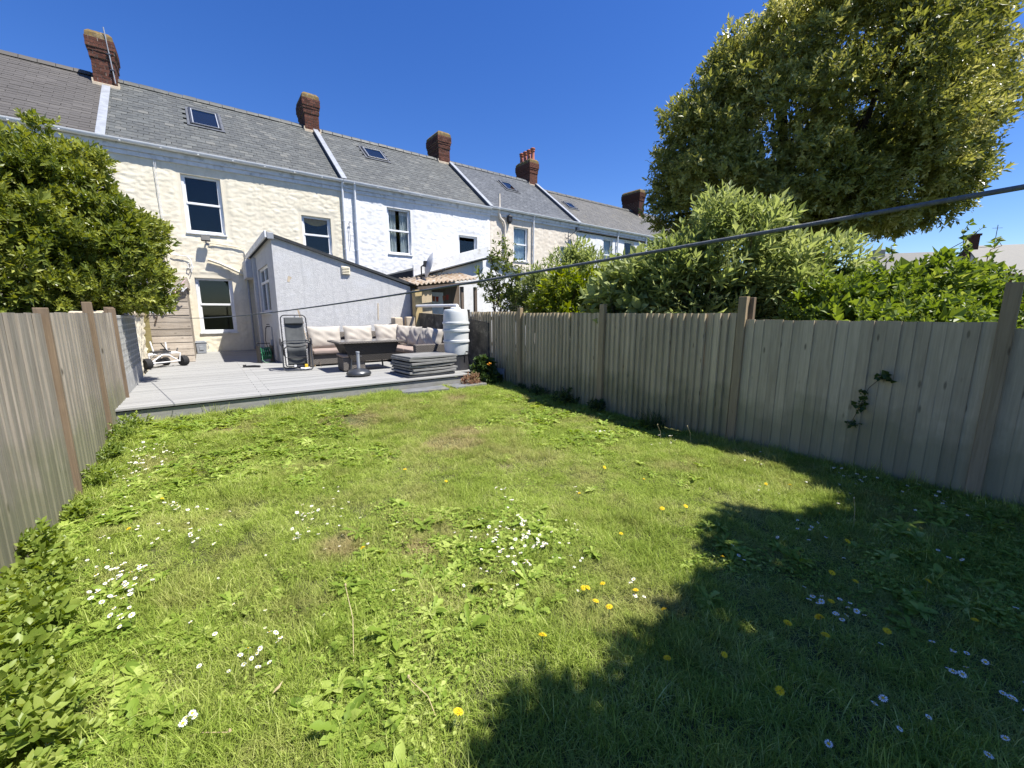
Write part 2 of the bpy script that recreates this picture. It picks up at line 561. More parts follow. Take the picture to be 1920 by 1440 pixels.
def sash_window(parent, x0, x1, z0, z1, y, curtain=None, split=.52, label=None, open_top=0.0):
    """white sash window set back in its opening: frame with panes, sill, near-black box standing in for the unlit room behind"""
    yy = y + .09; t = .075
    mb = MB()
    zm = z0 + (z1 - z0) * split
    mb.bx(x0, x0 + t, yy, yy + .07, z0, z1); mb.bx(x1 - t, x1, yy, yy + .07, z0, z1)
    mb.bx(x0 + t, x1 - t, yy, yy + .07, z1 - t, z1); mb.bx(x0 + t, x1 - t, yy, yy + .07, z0, z0 + t * 1.2)
    mb.bx(x0 + t, x1 - t, yy - .012, yy + .06, zm - .035, zm + .035)
    s = .035
    for a, b, o in ((z0 + t * 1.2, zm - .035, .012), (zm + .035, z1 - t, .03)):
        mb.bx(x0 + t, x0 + t + s, yy + o, yy + o + .03, a, b); mb.bx(x1 - t - s, x1 - t, yy + o, yy + o + .03, a, b)
    w = mb.build('window', M['upvc'], parent, bevel=.006)
    if label: w['label'] = label
    for a, b, o in ((z0 + t * 1.2, zm - .035, .025), (zm + .035, z1 - t - open_top, .042)):
        p = MB(); p.bx(x0 + t + s, x1 - t - s, yy + o, yy + o + .006, a, b); p.build('pane', M['glass'], w)
    mb = MB(); mb.bx(x0 - .03, x1 + .03, y - .05, y + .12, z0 - .05, z0 + .003); mb.build('sill', M['whitepaint'], w, bevel=.006)
    rm = MB(); Y0, Y1 = y + .17, y + 1.4
    a = [(x0 - .3, Y0, z0 - .3), (x1 + .3, Y0, z0 - .3), (x1 + .3, Y0, z1 + .2), (x0 - .3, Y0, z1 + .2)]
    b = [(p[0], Y1, p[2]) for p in a]
    rm.add(a + b, [(0, 1, 5, 4), (1, 2, 6, 5), (2, 3, 7, 6), (3, 0, 4, 7), (4, 5, 6, 7)])
    rm.build('room', M['dark'], w)
    if curtain:
        kind, mat = curtain
        if kind == 'pair': spans = [(x0 + t, x0 + (x1 - x0) * .42), (x0 + (x1 - x0) * .58, x1 - t)]
        elif kind == 'full': spans = [(x0 + t, x1 - t)]
        else: spans = []
        for a, b in spans:
            n = 40; cb = MB(); vs = []; top = z1 - .05; bot = z0 + .06
            for i in range(n + 1):
                f = i / n; q = a + (b - a) * f; d = yy + .13 + .03 * math.sin(f * (b - a) * 75 + 1.3 * math.sin(f * 9))
                vs += [(q, d, bot), (q, d + .01, top)]
            cb.add(vs, [(2 * i, 2 * i + 2, 2 * i + 3, 2 * i + 1) for i in range(n)])
            cb.build('curtain', mat, w, smooth=True)
        if kind == 'swag':
            n = 30; cb = MB(); vs = []
            for i in range(n + 1):
                f = i / n; q = x0 + t + (x1 - x0 - 2 * t) * f
                sag = .10 + .16 * (1 - (2 * f - 1) ** 2)
                vs += [(q, yy + .12, z1 - .06 - sag), (q, yy + .10, z1 - .06)]
            cb.add(vs, [(2 * i, 2 * i + 2, 2 * i + 3, 2 * i + 1) for i in range(n)])
            cb.build('curtain', mat, w, smooth=True)
    return w


EAVE_Z, RIDGE_Z, RIDGE_Y = 7.0, 10.25, YF + 4.3
SL = Vector((0, RIDGE_Y - (YF - .12), RIDGE_Z - (EAVE_Z - .118))); SLEN = SL.length; SU = SL.normalized(); SN = Vector((0, -SU.z, SU.y))
EORG = Vector((0, YF - .12, EAVE_Z - .118))
SROT = Matrix((Vector((1, 0, 0)), SU, SN)).transposed()


def roof_pt(x, s, h=0, dz=0):
    return EORG + Vector((x, 0, dz)) + SU * s + SN * h


def slate_mesh(name, w, ln, th, mat):
    m = MB(); m.bx(-w / 2, w / 2, 0, ln, 0, th); return m.mesh(name, mat)


def roof(parent, x0, x1, mat, mat_far, w, ex, n_objects, dz=0, clear=()):
    """sloping slab with courses of real slates; the nearest n_objects are single parts, the rest one part"""
    mb = MB()
    a, b = roof_pt(x0, 0, -.06, dz), roof_pt(x1, 0, -.06, dz)
    c, d = roof_pt(x1, SLEN, -.06, dz), roof_pt(x0, SLEN, -.06, dz)
    back = [Vector((x1, RIDGE_Y + 4.3, EAVE_Z + dz - .1)), Vector((x0, RIDGE_Y + 4.3, EAVE_Z + dz - .1))]
    mb.add([a, b, c, d, back[0], back[1]], [(0, 1, 2, 3), (3, 2, 4, 5), (0, 3, 5), (1, 4, 2), (0, 5, 4, 1)])
    rf = mb.build('roof', mat_far, parent)
    place = []
    nrow = int(SLEN / ex)
    for r in range(nrow + 1):
        off = (r % 2) * w / 2; x = x0 - off; s = r * ex
        while x < x1 - .03:
            l_, r_ = max(x, x0), min(x + w, x1)
            if r_ - l_ > .04 and s + .1 < SLEN and not any(cx0 < (l_ + r_) / 2 < cx1 and cs0 < s + ex / 2 < cs1 for cx0, cx1, cs0, cs1 in clear):
                place.append(((l_ + r_) / 2, s, r_ - l_))
            x += w
    camp = Vector((0, 0, 1.72))
    full = [p for p in place if p[2] > w * .98]
    full.sort(key=lambda p: (roof_pt(p[0], p[1]) - camp).length)
    single = set(full[:n_objects])
    tilt = Matrix.Rotation(rad(-2.0), 3, 'X')
    me = [slate_mesh('slate', w - g, ex * 1.45, .006, mat) for g in (.006, .009, .013)]
    V, F, RN = [], [], []
    for p in place:
        jit = Matrix.Rotation(R.gauss(0, .012), 3, 'Z') @ Matrix.Rotation(R.gauss(0, .006), 3, 'Y')
        o = roof_pt(p[0], p[1] + R.gauss(0, .006), .012 + R.uniform(0, .006), dz)
        rot = SROT @ tilt @ jit
        if p in single:
            ob = put('slate', R.choice(me), rf, o); ob.rotation_euler = rot.to_euler()
        else:
            b0 = len(V); hw = p[2] / 2 - .004; ln = ex * 1.45; th = .006
            for q in ((-hw, 0, 0), (hw, 0, 0), (hw, ln, 0), (-hw, ln, 0), (-hw, 0, th), (hw, 0, th), (hw, ln, th), (-hw, ln, th)):
                V.append(tuple(o + rot @ Vector(q)))
            rv = R.random()
            for f in ((4, 5, 6, 7), (0, 1, 5, 4), (1, 2, 6, 5), (3, 0, 4, 7)):
                F.append(tuple(b0 + i for i in f)); RN.append(rv)
    org = np.array(tuple(roof_pt((x0 + x1) / 2, 0, 0, dz)))
    ob = put('slates', npmesh('slates', np.array(V) - org, np.array(F), mat_far, rnd=np.array(RN)), rf, org)
    ob['kind'] = 'stuff'
    # ridge tiles
    m = MB(); L = .43
    pr = [(-.17, -.13), (-.12, -.02), (0, .05), (.12, -.02), (.17, -.13), (.14, -.14), (.1, -.05), (0, .02), (-.1, -.05), (-.14, -.14)]
    m.extrude([(-L / 2, y, z) for y, z in pr], (L - .012, 0, 0)); rt = m.mesh('ridge_tile', mat_far)
    k = int((x1 - x0) / L); Ls = (x1 - x0) / max(1, k)
    for i in range(k):
        put('ridge_tile', rt, rf, (x0 + (i + .5) * Ls, RIDGE_Y, RIDGE_Z + dz + .06 + R.uniform(0, .012)), (R.gauss(0, .02), R.gauss(0, .006), 0))
    return rf


def skylight(parent, x0, x1, s0, s1, dz=0):
    mb = MB(); w = .07

    def slab(m, xa, xb, sa, sb, h0, h1):
        m.hexa([roof_pt(xa, sa, h0, dz), roof_pt(xb, sa, h0, dz), roof_pt(xb, sb, h0, dz), roof_pt(xa, sb, h0, dz), roof_pt(xa, sa, h1, dz), roof_pt(xb, sa, h1, dz), roof_pt(xb, sb, h1, dz), roof_pt(xa, sb, h1, dz)])
    slab(mb, x0, x0 + w, s0, s1, 0, .10); slab(mb, x1 - w, x1, s0, s1, 0, .10); slab(mb, x0 + w, x1 - w, s0, s0 + w, 0, .098); slab(mb, x0 + w, x1 - w, s1 - w, s1, 0, .104)
    k = mb.build('skylight', M['steel'], parent, bevel=.008)
    m2 = MB(); slab(m2, x0 - .1, x1 + .1, s0 - .12, s0 - .002, .03, .05); slab(m2, x0 - .09, x0 - .002, s0, s1 + .06, .03, .045); slab(m2, x1 + .002, x1 + .09, s0, s1 + .06, .03, .045)
    m2.build('flashing', M['leaddark'], k)
    m3 = MB(); v = .03
    slab(m3, x0 + w, x0 + w + v, s0 + w, s1 - w, .05, .092); slab(m3, x1 - w - v, x1 - w, s0 + w, s1 - w, .05, .092); slab(m3, x0 + w + v, x1 - w - v, s0 + w, s0 + w + v, .05, .09); slab(m3, x0 + w + v, x1 - w - v, s1 - w - v, s1 - w, .05, .09)
    m3.build('sash', M['greyplastic'], k)
    m4 = MB(); slab(m4, x0 + w + v, x1 - w - v, s0 + w + v, s1 - w - v, .065, .072); m4.build('pane', M['glass'], k)
    m5 = MB(); slab(m5, x0 + w, x1 - w, s0 + w, s1 - w, .016, .02); m5.build('shaft', M['dark'], k)  # thin near-black sheet, stands in for the unlit shaft below
    return k


def chimney(parent, x0, x1, y0, y1, zb, zt, bricks=True, pots=0, dz=0, lean=0):
    """brick stack: mortar core, coursed bricks, corbelled head, lichened cap"""
    mb = MB(); e = .012
    mb.bx(x0 + e, x1 - e, y0 + e, y1 - e, zb - .6, zt - .04)
    ch = mb.build('chimney', M['mortar'], parent)
    course = .104; bl = .235; n = int((zt - zb - .12) / course)
    meshes = {}

    def brk(w, d, i):
        key = (round(w, 2), round(d, 2))
        if key not in meshes:
            m = MB(); m.bx(-w / 2, w / 2, -d / 2, d / 2, 0, course - .012); meshes[key] = m.mesh('brick', M['brick'])
        return meshes[key]
    V, F = [], []
    for i in range(n):
        z = zb + .05 + i * course
        top = n - i
        cor = .03 if top in (6, 5) else .055 if top in (4,) else .08 if top in (3, 2, 1) else 0
        a0, a1, b0, b1 = x0 - cor, x1 + cor, y0 - cor, y1 + cor
        if cor:
            m = MB(); m.bx(a0 + e, a1 - e, b0 + e, b1 - e, z - .006, z + course - .006); V_ = m
            base = len(V); V += m.v; F += [tuple(base + k for k in f) for f in m.f]
        th = .1
        runs = []
        for face in range(4):
            L = (a1 - a0) if face % 2 == 0 else (b1 - b0) - 2 * th
            off = 0 if i % 2 == 0 else -bl / 2
            q = off
            while q < L - .02:
                s, t_ = max(q, 0), min(q + bl, L)
                if t_ - s > .03: runs.append((face, s, t_))
                q += bl
        for face, s, t_ in runs:
            w = t_ - s - .012; mid = (s + t_) / 2
            if face == 0: c = (a0 + mid, b0 + th / 2); dim = (w, th)
            elif face == 2: c = (a0 + mid, b1 - th / 2); dim = (w, th)
            elif face == 1: c = (a1 - th / 2, b0 + th + mid); dim = (th, w)
            else: c = (a0 + th / 2, b0 + th + mid); dim = (th, w)
            o = (c[0] + R.gauss(0, .002), c[1] + R.gauss(0, .003), z)
            if bricks:
                put('brick', brk(dim[0], dim[1], i), ch, o, (0, 0, R.gauss(0, .012)))
            else:
                m = MB(); m.bx(o[0] - dim[0] / 2, o[0] + dim[0] / 2, o[1] - dim[1] / 2, o[1] + dim[1] / 2, z, z + course - .012)
                base = len(V); V += m.v; F += [tuple(base + k for k in f) for f in m.f]
    if V:
        if bricks: m = MB(); m.v = V; m.f = F; m.m = [0] * len(F); m.build('corbel_bed', M['mortar'], ch)
        else:
            m = MB(); m.v = V; m.f = F; m.m = [0] * len(F); ob = m.build('bricks', M['brick'], ch); ob['kind'] = 'stuff'
    # flaunched cap
    zt2 = zb + .05 + n * course
    mb = MB(); c = .06
    g = []
    for (q, zz) in ((c, zt2 - .004), (c - .015, zt2 + .14), (-.05, zt2 + .25)):
        g.append([(x0 - q, y0 - q, zz), (x1 + q, y0 - q, zz), (x1 + q, y1 + q, zz), (x0 - q, y1 + q, zz)])
    mb.add(g[0] + g[1] + g[2], [(3, 2, 1, 0), (8, 9, 10, 11)] + [(4 * k + i, 4 * k + (i + 1) % 4, 4 * k + 4 + (i + 1) % 4, 4 * k + 4 + i) for k in range(2) for i in range(4)])
    mb.build('cap', M['lichencap'], ch)
    # mortar fillet at the foot
    mb = MB(); mb.bx(x0 - .05, x1 + .05, y0 - .06, y0 - .002, zb - .12, zb + .07); mb.bx(x0 - .06, x0 - .003, y0, y1, zb - .1, zb + .2); mb.bx(x1 + .003, x1 + .06, y0, y1, zb - .1, zb + .2)
    mb.build('fillet', M['mortarlight'], ch, bevel=.02)
    for k in range(pots):
        py = y0 + .12 + (y1 - y0 - .24) * k / max(1, pots - 1)
        mb = MB(); mb.lathe([(.135, 0), (.14, .08), (.12, .12), (.115, .62), (.15, .65), (.15, .71), (.12, .74), (.17, .78), (.16, .83), (.06, .88)], ((x0 + x1) / 2, py, zt2 + .08), 14)
        mb.build('chimney_pot', M['terracotta'], ch, smooth=True)
    return ch


def parapet(parent, x, s0, s1, w=.22, h=.16, dz=0, mat='lead', side='leaddark'):
    mb = MB()
    def slab(m, xa, xb, sa, sb, h0, h1):
        m.hexa([roof_pt(xa, sa, h0, dz), roof_pt(xb, sa, h0, dz), roof_pt(xb, sb, h0, dz), roof_pt(xa, sb, h0, dz), roof_pt(xa, sa, h1, dz), roof_pt(xb, sa, h1, dz), roof_pt(xb, sb, h1, dz), roof_pt(xa, sb, h1, dz)])
    slab(mb, x - w / 2 + .02, x + w / 2 - .02, s0, s1, -.02, h - .012)
    o = mb.build('parapet', M[side], parent)
    m2 = MB(); slab(m2, x - w / 2, x + w / 2, s0 - .02, s1, h - .01, h + .03); m2.build('coping', M[mat], o, bevel=.008)
    return o


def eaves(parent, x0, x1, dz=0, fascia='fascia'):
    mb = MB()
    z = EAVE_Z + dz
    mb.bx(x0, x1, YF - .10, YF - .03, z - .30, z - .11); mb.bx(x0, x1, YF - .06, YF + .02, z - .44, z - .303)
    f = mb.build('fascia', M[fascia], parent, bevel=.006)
    n = 10; prof = [(YF - .185 - .082 * math.cos(math.pi * i / n), z - .035 - .105 * math.sin(math.pi * i / n)) for i in range(n + 1)]
    inner = [(YF - .185 - .074 * math.cos(math.pi * i / n), z - .033 - .097 * math.sin(math.pi * i / n)) for i in range(n, -1, -1)]
    g = MB(); g.extrude([(x0, y, zz) for y, zz in prof + inner], (x1 - x0, 0, 0))
    gt = g.build('gutter', M['upvc'], parent, smooth=True)
    k = int((x1 - x0) / .95)
    m = MB(); m.bx(-.02, .02, -.07, .07, -.068, -.052); m.bx(-.02, .02, -.078, -.064, -.07, .01); me = m.mesh('bracket', M['upvc'])
    for i in range(k): put('bracket', me, gt, (x0 + .4 + i * .95, YF - .175, z - .05))


def downpipe(parent, x, z0, z1, mat='upvc', r=.04, y=None, swan=True):
    mb = MB(); y = y or YF - .09
    pts = [(x, y, z0), (x, y, z1 - .35)] + ([(x, y - .03, z1 - .22), (x, YF - .17, z1 - .1), (x, YF - .175, z1)] if swan else [(x, y, z1)])
    mb.tube(pts, r, 10)
    d = mb.build('downpipe', M[mat], parent, smooth=True)
    m = MB()
    for z in np.arange(z0 + .6, z1 - .5, 1.1): m.bx(x - .07, x + .07, y + .01, y + .07, z, z + .04); m.lathe([(r + .006, 0), (r + .006, .05)], (x, y, z), 10)
    m.build('pipe_clip', M[mat], d)
    return d


def house_shell(parent, x0, x1, mat, zt=6.9):
    """side and back walls of the house"""
    mb = MB(); y1 = RIDGE_Y + 4.0
    mb.add([(x0, YF + .2, 0), (x1, YF + .2, 0), (x1, y1, 0), (x0, y1, 0), (x0, YF + .2, zt), (x1, YF + .2, zt), (x1, y1, zt), (x0, y1, zt)], [(1, 2, 6, 5), (2, 3, 7, 6), (3, 0, 4, 7)])
    mb.build('rear_walls', mat, parent)


XP = [-1.86, 5.05, 12.18, 18.44, 25.25]
hA = thing('terraced_house', 'leftmost terraced house with brown-grey slates, mostly behind the evergreen bush', 'house', (-5.3, YF, 0), group='terrace of houses')
rubble_wall('wall', M['cream'], hA, -8.8, XP[0] + .1, 0, 6.62, YF + .002, [], 3, .09)
house_shell(hA, -8.8, XP[0], M['cream'])
roof(hA, -8.8, XP[0], M['slate_brown'], M['slate_brown'], .46, .19, 0)
eaves(hA, -8.8, XP[0] + .02)

hB = thing('terraced_house', 'cream terraced house with grey lean-to extension and three white sash windows', 'house', (1.6, YF, 0), group='terrace of houses')
hol = [(-.09, .99, 4.43, 6.28), (3.46, 4.52, 4.02, 5.46), (-.06, 1.01, 1.06, 2.94)]
rubble_wall('wall', M['cream'], hB, XP[0] + .1, XP[1], 0, 6.62, YF, hol, 17, .036, amp=.028)
house_shell(hB, XP[0], XP[1], M['cream'])
sash_window(hB, *hol[0], YF)
sash_window(hB, *hol[1], YF, curtain=('swag', M['curtain_gold']), label='sash window with gold swagged curtain above the extension roof')
sash_window(hB, *hol[2], YF, label='kitchen sash window beside the wooden store')
roof(hB, XP[0], XP[1], M['slate'], M['slate_s'], .275, .235, 300, clear=[(.30, 1.42, 2.55, 4.5)])
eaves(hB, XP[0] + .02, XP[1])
skylight(hB, .40, 1.34, 2.70, 4.35)
chimney(hB, -2.2, -1.58, 21.75, 22.85, 9.76, 11.38)
parapet(hB, -1.88, .0, 4.65, w=.22, h=.04, mat='lead', side='lead')
downpipe(hB, 5.02, .4, 6.95, r=.045)
m = MB(); m.tube([(-.72, YF - .07, 6.6), (-.70, YF - .06, 4.2), (-.66, YF - .06, 2.2)], .008, 6); m.tube([(-.68, YF - .07, 6.6), (-.67, YF - .06, 4.2), (-.62, YF - .06, 2.2)], .006, 6); m.build('cable', M['whitepaint'], hB)
# overflow pipe and hanging cable on the wall
m = MB(); m.tube([(.38, YF - .11, 3.56), (.7, YF - .10, 3.45), (1.05, YF - .10, 3.28), (1.42, YF - .11, 3.10)], .05, 10); m.build('overflow_pipe', M['cream'], hB, smooth=True)
m = MB(); m.tube([(-.6, YF - .07, 3.66), (-.45, YF - .08, 3.64), (-.2, YF - .08, 3.62), (-.1, YF - .08, 3.52), (-.08, YF - .08, 3.36), (-.14, YF - .09, 3.22), (-.2, YF - .09, 3.26), (-.18, YF - .09, 3.38), (-.1, YF - .09, 3.40), (-.06, YF - .09, 3.28), (-.12, YF - .09, 3.12)], .014, 6); m.build('cable', M['whitepaint'], hB)
m = MB(); m.tube([(.46, YF - .07, 4.12), (.8, YF - .06, 4.10), (1.2, YF - .06, 4.06), (1.48, YF - .06, 4.0), (1.5, YF - .06, 3.6)], .017, 6); m.build('cable', M['cream'], hB)

hC = thing('terraced_house', 'white terraced house with two sash windows, between two cream houses', 'house', (8.6, YF, 0), group='terrace of houses')
hol = [(6.85, 7.92, 4.32, 6.24), (10.36, 11.42, 3.6, 5.48)]
rubble_wall('wall', M['white'], hC, XP[1], XP[2], 0, 6.62, YF + .004, hol, 29, .045, amp=.028)
house_shell(hC, XP[1], XP[2], M['white'])
sash_window(hC, *hol[0], YF, curtain=('pair', M['curtain_white']), label='white sash window with its top pulled down', open_top=.18)
sash_window(hC, *hol[1], YF, label='white sash window above the fascia of the outhouse', open_top=.15)
roof(hC, XP[1], XP[2], M['slate_s'], M['slate_s'], .275, .235, 0, clear=[(6.92, 8.12, 3.25, 4.72)])
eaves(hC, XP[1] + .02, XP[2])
skylight(hC, 7.02, 8.02, 3.4, 4.6)
chimney(hC, 4.70, 5.32, 22.08, 23.35, 10.02, 11.58)
parapet(hC, 5.10, .02, 5.12, w=.21, h=.15)
downpipe(hC, 5.50, .4, 6.95, r=.05)
m = MB(); m.tube([(5.18, YF - .07, 5.3), (5.24, YF - .1, 5.42), (5.3, YF - .08, 5.36)], .014, 6); m.tube([(5.22, YF - .08, 5.34), (5.22, YF - .07, 4.4)], .01, 6); m.build('cable', M['greyplastic'], hC)

hD = thing('terraced_house', 'cream terraced house with dark blue slates and pale blue curtains', 'house', (15.3, YF, 0), group='terrace of houses')
hol = [(13.70, 14.70, 4.52, 6.27), (17.12, 18.15, 3.7, 5.58)]
rubble_wall('wall', M['cream2'], hD, XP[2], XP[3], 0, 6.62, YF + .006, hol, 41, .055, amp=.028)
house_shell(hD, XP[2], XP[3], M['cream2'])
sash_window(hD, *hol[0], YF, curtain=('full', M['curtain_blue']), split=.5, label='sash window with closed pale blue curtains')
sash_window(hD, *hol[1], YF, curtain=('full', M['curtain_white']))
roof(hD, XP[2], XP[3], M['slate_blue'], M['slate_blue'], .27, .22, 0, dz=.02, clear=[(14.9, 15.95, 3.0, 4.4)])
eaves(hD, XP[2] + .02, XP[3], .06)
skylight(hD, 15.0, 15.85, 3.15, 4.3, .02)
chimney(hD, 11.52, 12.22, 22.15, 23.5, 10.08, 11.58)
parapet(hD, 12.18, .02, 5.2, w=.21, h=.15)
downpipe(hD, 15.0, .4, 7.0, r=.045)
m = MB(); m.tube([(12.7, YF - .1, 7.7), (12.7, YF - .1, 6.75), (12.76, YF - .1, 6.55), (12.98, YF - .1, 6.4), (13.06, YF - .1, 6.2), (13.06, YF - .1, 2.4)], .062, 12); m.build('soil_pipe', M['cream2'], hD, smooth=True)
m = MB(); m.bx(13.22, 13.44, YF - .24, YF - .03, 6.42, 6.66); m.extrude([(13.19, YF - .27, 6.662), (13.47, YF - .27, 6.662), (13.33, YF - .14, 6.80)], (0, .24, 0)); m.bx(13.27, 13.39, YF - .2, YF - .06, 6.33, 6.418)
m.build('wall_lantern', M['blackplastic'], hD, bevel=.01)

hE = thing('terraced_house', 'farthest white terraced house, half hidden by the big tree', 'house', (24.0, YF, 0), group='terrace of houses')
hol = [(20.85, 21.72, 4.4, 6.40), (22.9, 23.9, 4.4, 6.45), (26.2, 27.1, 4.4, 6.42)]
rubble_wall('wall', M['white'], hE, XP[3], 33.0, 0, 6.62, YF + .008, hol, 53, .1, amp=.018)
house_shell(hE, XP[3], 33.0, M['white'])
for h in hol: sash_window(hE, *h, YF, curtain=('full', M['curtain_white']) if h is hol[0] else None)
roof(hE, XP[3], 33.0, M['slate_dull'], M['slate_dull'], .3, .23, 0, dz=-.3, clear=[(20.1, 21.1, 3.2, 4.25)])
eaves(hE, XP[3] + .02, 33.0, .05)
skylight(hE, 20.2, 21.0, 3.3, 4.15, -.3)
chimney(hE, 18.05, 18.7, 22.1, 23.5, 10.0, 11.5, bricks=False, pots=4)
parapet(hE, 18.48, .02, 5.1, w=.22, h=.16)
chimney(hE, 29.1, 29.75, 21.7, 23.4, 9.4, 11.45, bricks=False)
for x in (22.1, 25.1, 25.5): downpipe(hE, x, 1.0, 7.0, r=.045)

# mast on the first chimney
a = thing('aerial_mast', 'thin aerial mast strapped to the leftmost chimney', 'aerial', (-1.66, 21.7, 9.8))
m = MB(); m.tube([(-1.62, 21.68, 9.9), (-1.73, 21.68, 11.66)], .018, 8); m.build('mast', M['greyplastic'], a)
m = MB(); m.bx(-1.72, -1.60, 21.66, 21.76, 10.3, 10.34); m.bx(-1.74, -1.62, 21.66, 21.76, 10.8, 10.84); m.build('strap', M['steel'], a)

# television aerial on the cream house
a = thing('tv_aerial', 'small television aerial standing in front of the far cream house', 'aerial', (17.05, 17.4, 4.9))
m = MB(); m.tube([(17.05, 17.4, 4.2), (17.05, 17.4, 6.25)], .02, 6); m.build('mast', M['steel'], a)
m = MB(); m.tube([(16.75, 17.3, 5.9), (17.75, 17.5, 5.85)], .014, 6); m.build('boom', M['steel'], a)
for i in range(5):
    m = MB(); x = 16.8 + i * .22; m.tube([(x, 17.4, 5.88 - .25 + .03 * i), (x, 17.4, 5.88 + .25 - .03 * i)], .01, 5); m.build('element', M['steel'], a)
a = thing('wall_bracket', 'dark bracket with a stay on the far cream wall under the eaves', 'bracket', (17.9, YF - .1, 6.0))
m = MB(); m.tube([(17.5, YF - .06, 6.0), (18.1, YF - .35, 6.55)], .02, 6); m.bx(18.0, 18.2, YF - .45, YF - .28, 6.5, 6.68); m.build('arm', M['steel'], a)

# floodlight
a = thing('floodlight', 'small dark floodlight under the upper window of the cream house', 'light', (.38, YF - .1, 4.15))
m = MB(); m.box((.38, YF - .24, 4.24), (.26, .07, .20), (rad(-25), 0, 0)); m.build('lamp_head', M['blackplastic'], a, bevel=.012)
m = MB(); m.tube([(.38, YF - .03, 4.12), (.38, YF - .14, 4.1), (.38, YF - .22, 4.16)], .025, 8); m.lathe([(.05, 0), (.06, .05), (.03, .08)], (.42, YF - .14, 4.02), 12); m.build('bracket', M['greyplastic'], a)


def dish(name, label, loc, rz, rx, r, mat='dishgrey'):
    a = thing(name, label, 'satellite dish', loc, rz, local=True)
    n, k = 28, 6; vs, fs = [], []
    for i in range(k + 1):
        q = r * i / k
        for j in range(n):
            an = 2 * math.pi * j / n
            vs.append(Vector((q * math.cos(an) * .92, .28 * q * q / r - .05, q * math.sin(an) * 1.05)))
    for i in range(k):
        for j in range(n): fs.append((i * n + j, i * n + (j + 1) % n, (i + 1) * n + (j + 1) % n, (i + 1) * n + j))
    rot = Euler((rx, 0, 0)).to_matrix()
    m = MB(); m.add([rot @ v for v in vs], fs)
    o = m.build('reflector', M[mat], a, org=(0, 0, 0), smooth=True)
    s = o.modifiers.new('thickness', 'SOLIDIFY'); s.thickness = .012
    m = MB(); m.tube([(0, -.02, -r * .9), (0, .16, -r * .98), (0, .42, -r * .7), (0, .5, -r * .42)], .014, 6); m.build('feed_arm', M['steel'], a)
    m = MB(); m.box((0, .52, -r * .38), (.07, .12, .08), (.5, 0, 0)); m.build('receiver', M['blackplastic'], a, bevel=.01)
    m = MB(); m.box((0, -.09, 0), (.14, .1, .18)); m.tube([(0, -.1, 0), (0, -.22, -.1), (0, -.22, -.5)], .024, 8); m.build('mount', M['blackplastic'], a)
    return a


M['dishgrey'] = pm('pale_grey_dish', (.55, .56, .57, 1), (.48, .49, .50, 1), 5, .5, .4)
dish('satellite_dish', 'pale satellite dish fixed to the outhouse of the white house', (6.12, 12.75, 3.32), rad(-104), rad(-18), .44)
dish('satellite_dish', 'cream satellite dish on the cream wall just beside the evergreen bush', (-.98, YF - .3, 3.95), rad(-160), rad(10), .4, 'cream')

# ------------------------------------------------------------------ grey lean-to extension
EX0, EX1, EY0, EZL, EZR = 1.64, 5.40, 12.58, 3.70, 2.56
ext = thing('lean_to_extension', 'blue-grey rendered lean-to extension with sloping felt roof beside the decking', 'extension', (3.5, 15.3, .3))
m = MB()
m.add([(EX0, EY0, .2), (EX1, EY0, .2), (EX1, EY0, EZR), (EX0, EY0, EZL)], [(0, 1, 2, 3)])
wy0, wy1, wz0, wz1 = 13.75, 16.1, 1.76, 3.12
ys_ = [EY0, wy0, wy1, YF]; zs_ = [.2, wz0, wz1, EZL]
for i in range(3):
    for j in range(3):
        if i == 1 and j == 1: continue
        m.add([(EX0, ys_[i + 1], zs_[j]), (EX0, ys_[i], zs_[j]), (EX0, ys_[i], zs_[j + 1]), (EX0, ys_[i + 1], zs_[j + 1])], [(0, 1, 2, 3)])
m.add([(EX1, EY0, .2), (EX1, YF, .2), (EX1, YF, EZR), (EX1, EY0, EZR)], [(0, 1, 2, 3)])
for a, b in (((wy0, wz0), (wy1, wz0)), ((wy1, wz0), (wy1, wz1)), ((wy1, wz1), (wy0, wz1)), ((wy0, wz1), (wy0, wz0))):
    m.add([(EX0, a[0], a[1]), (EX0, b[0], b[1]), (EX0 + .12, b[0], b[1]), (EX0 + .12, a[0], a[1])], [(0, 1, 2, 3)])
m.build('wall', M['greyrender'], ext)
M['felt'] = pm('roof_felt', (.055, .06, .065, 1), (.035, .038, .042, 1), 8, .9, .2, .4, 60, .004)
m = MB(); o = .07
m.hexa([(EX0 - .1, EY0 - o, EZL + .01), (EX1 + .1, EY0 - o, EZR + .005), (EX1 + .1, YF - .05, EZR + .005), (EX0 - .1, YF - .05, EZL + .01), (EX0 - .1, EY0 - o, EZL + .09), (EX1 + .1, EY0 - o, EZR + .075), (EX1 + .1, YF - .05, EZR + .075), (EX0 - .1, YF - .05, EZL + .09)])
m.build('roof', M['felt'], ext)
m = MB(); m.bx(EX0 - .15, EX0 - .103, EY0 - .09, YF - .06, EZL - .06, EZL + .112); m.build('fascia', M['whitepaint'], ext, bevel=.008)
m = MB(); m.box((EX0 - .02, EY0 - .085, EZL - .01), (.15, .03, .16)); m.build('fascia_end', M['lead'], ext, bevel=.01)
m = MB(); t_ = .07
x_ = EX0 + .05
m.bx(x_, x_ + .06, wy0, wy0 + t_, wz0, wz1); m.bx(x_, x_ + .06, wy1 - t_, wy1, wz0, wz1); m.bx(x_, x_ + .06, wy0 + t_, wy1 - t_, wz1 - t_, wz1); m.bx(x_, x_ + .06, wy0 + t_, wy1 - t_, wz0, wz0 + t_)
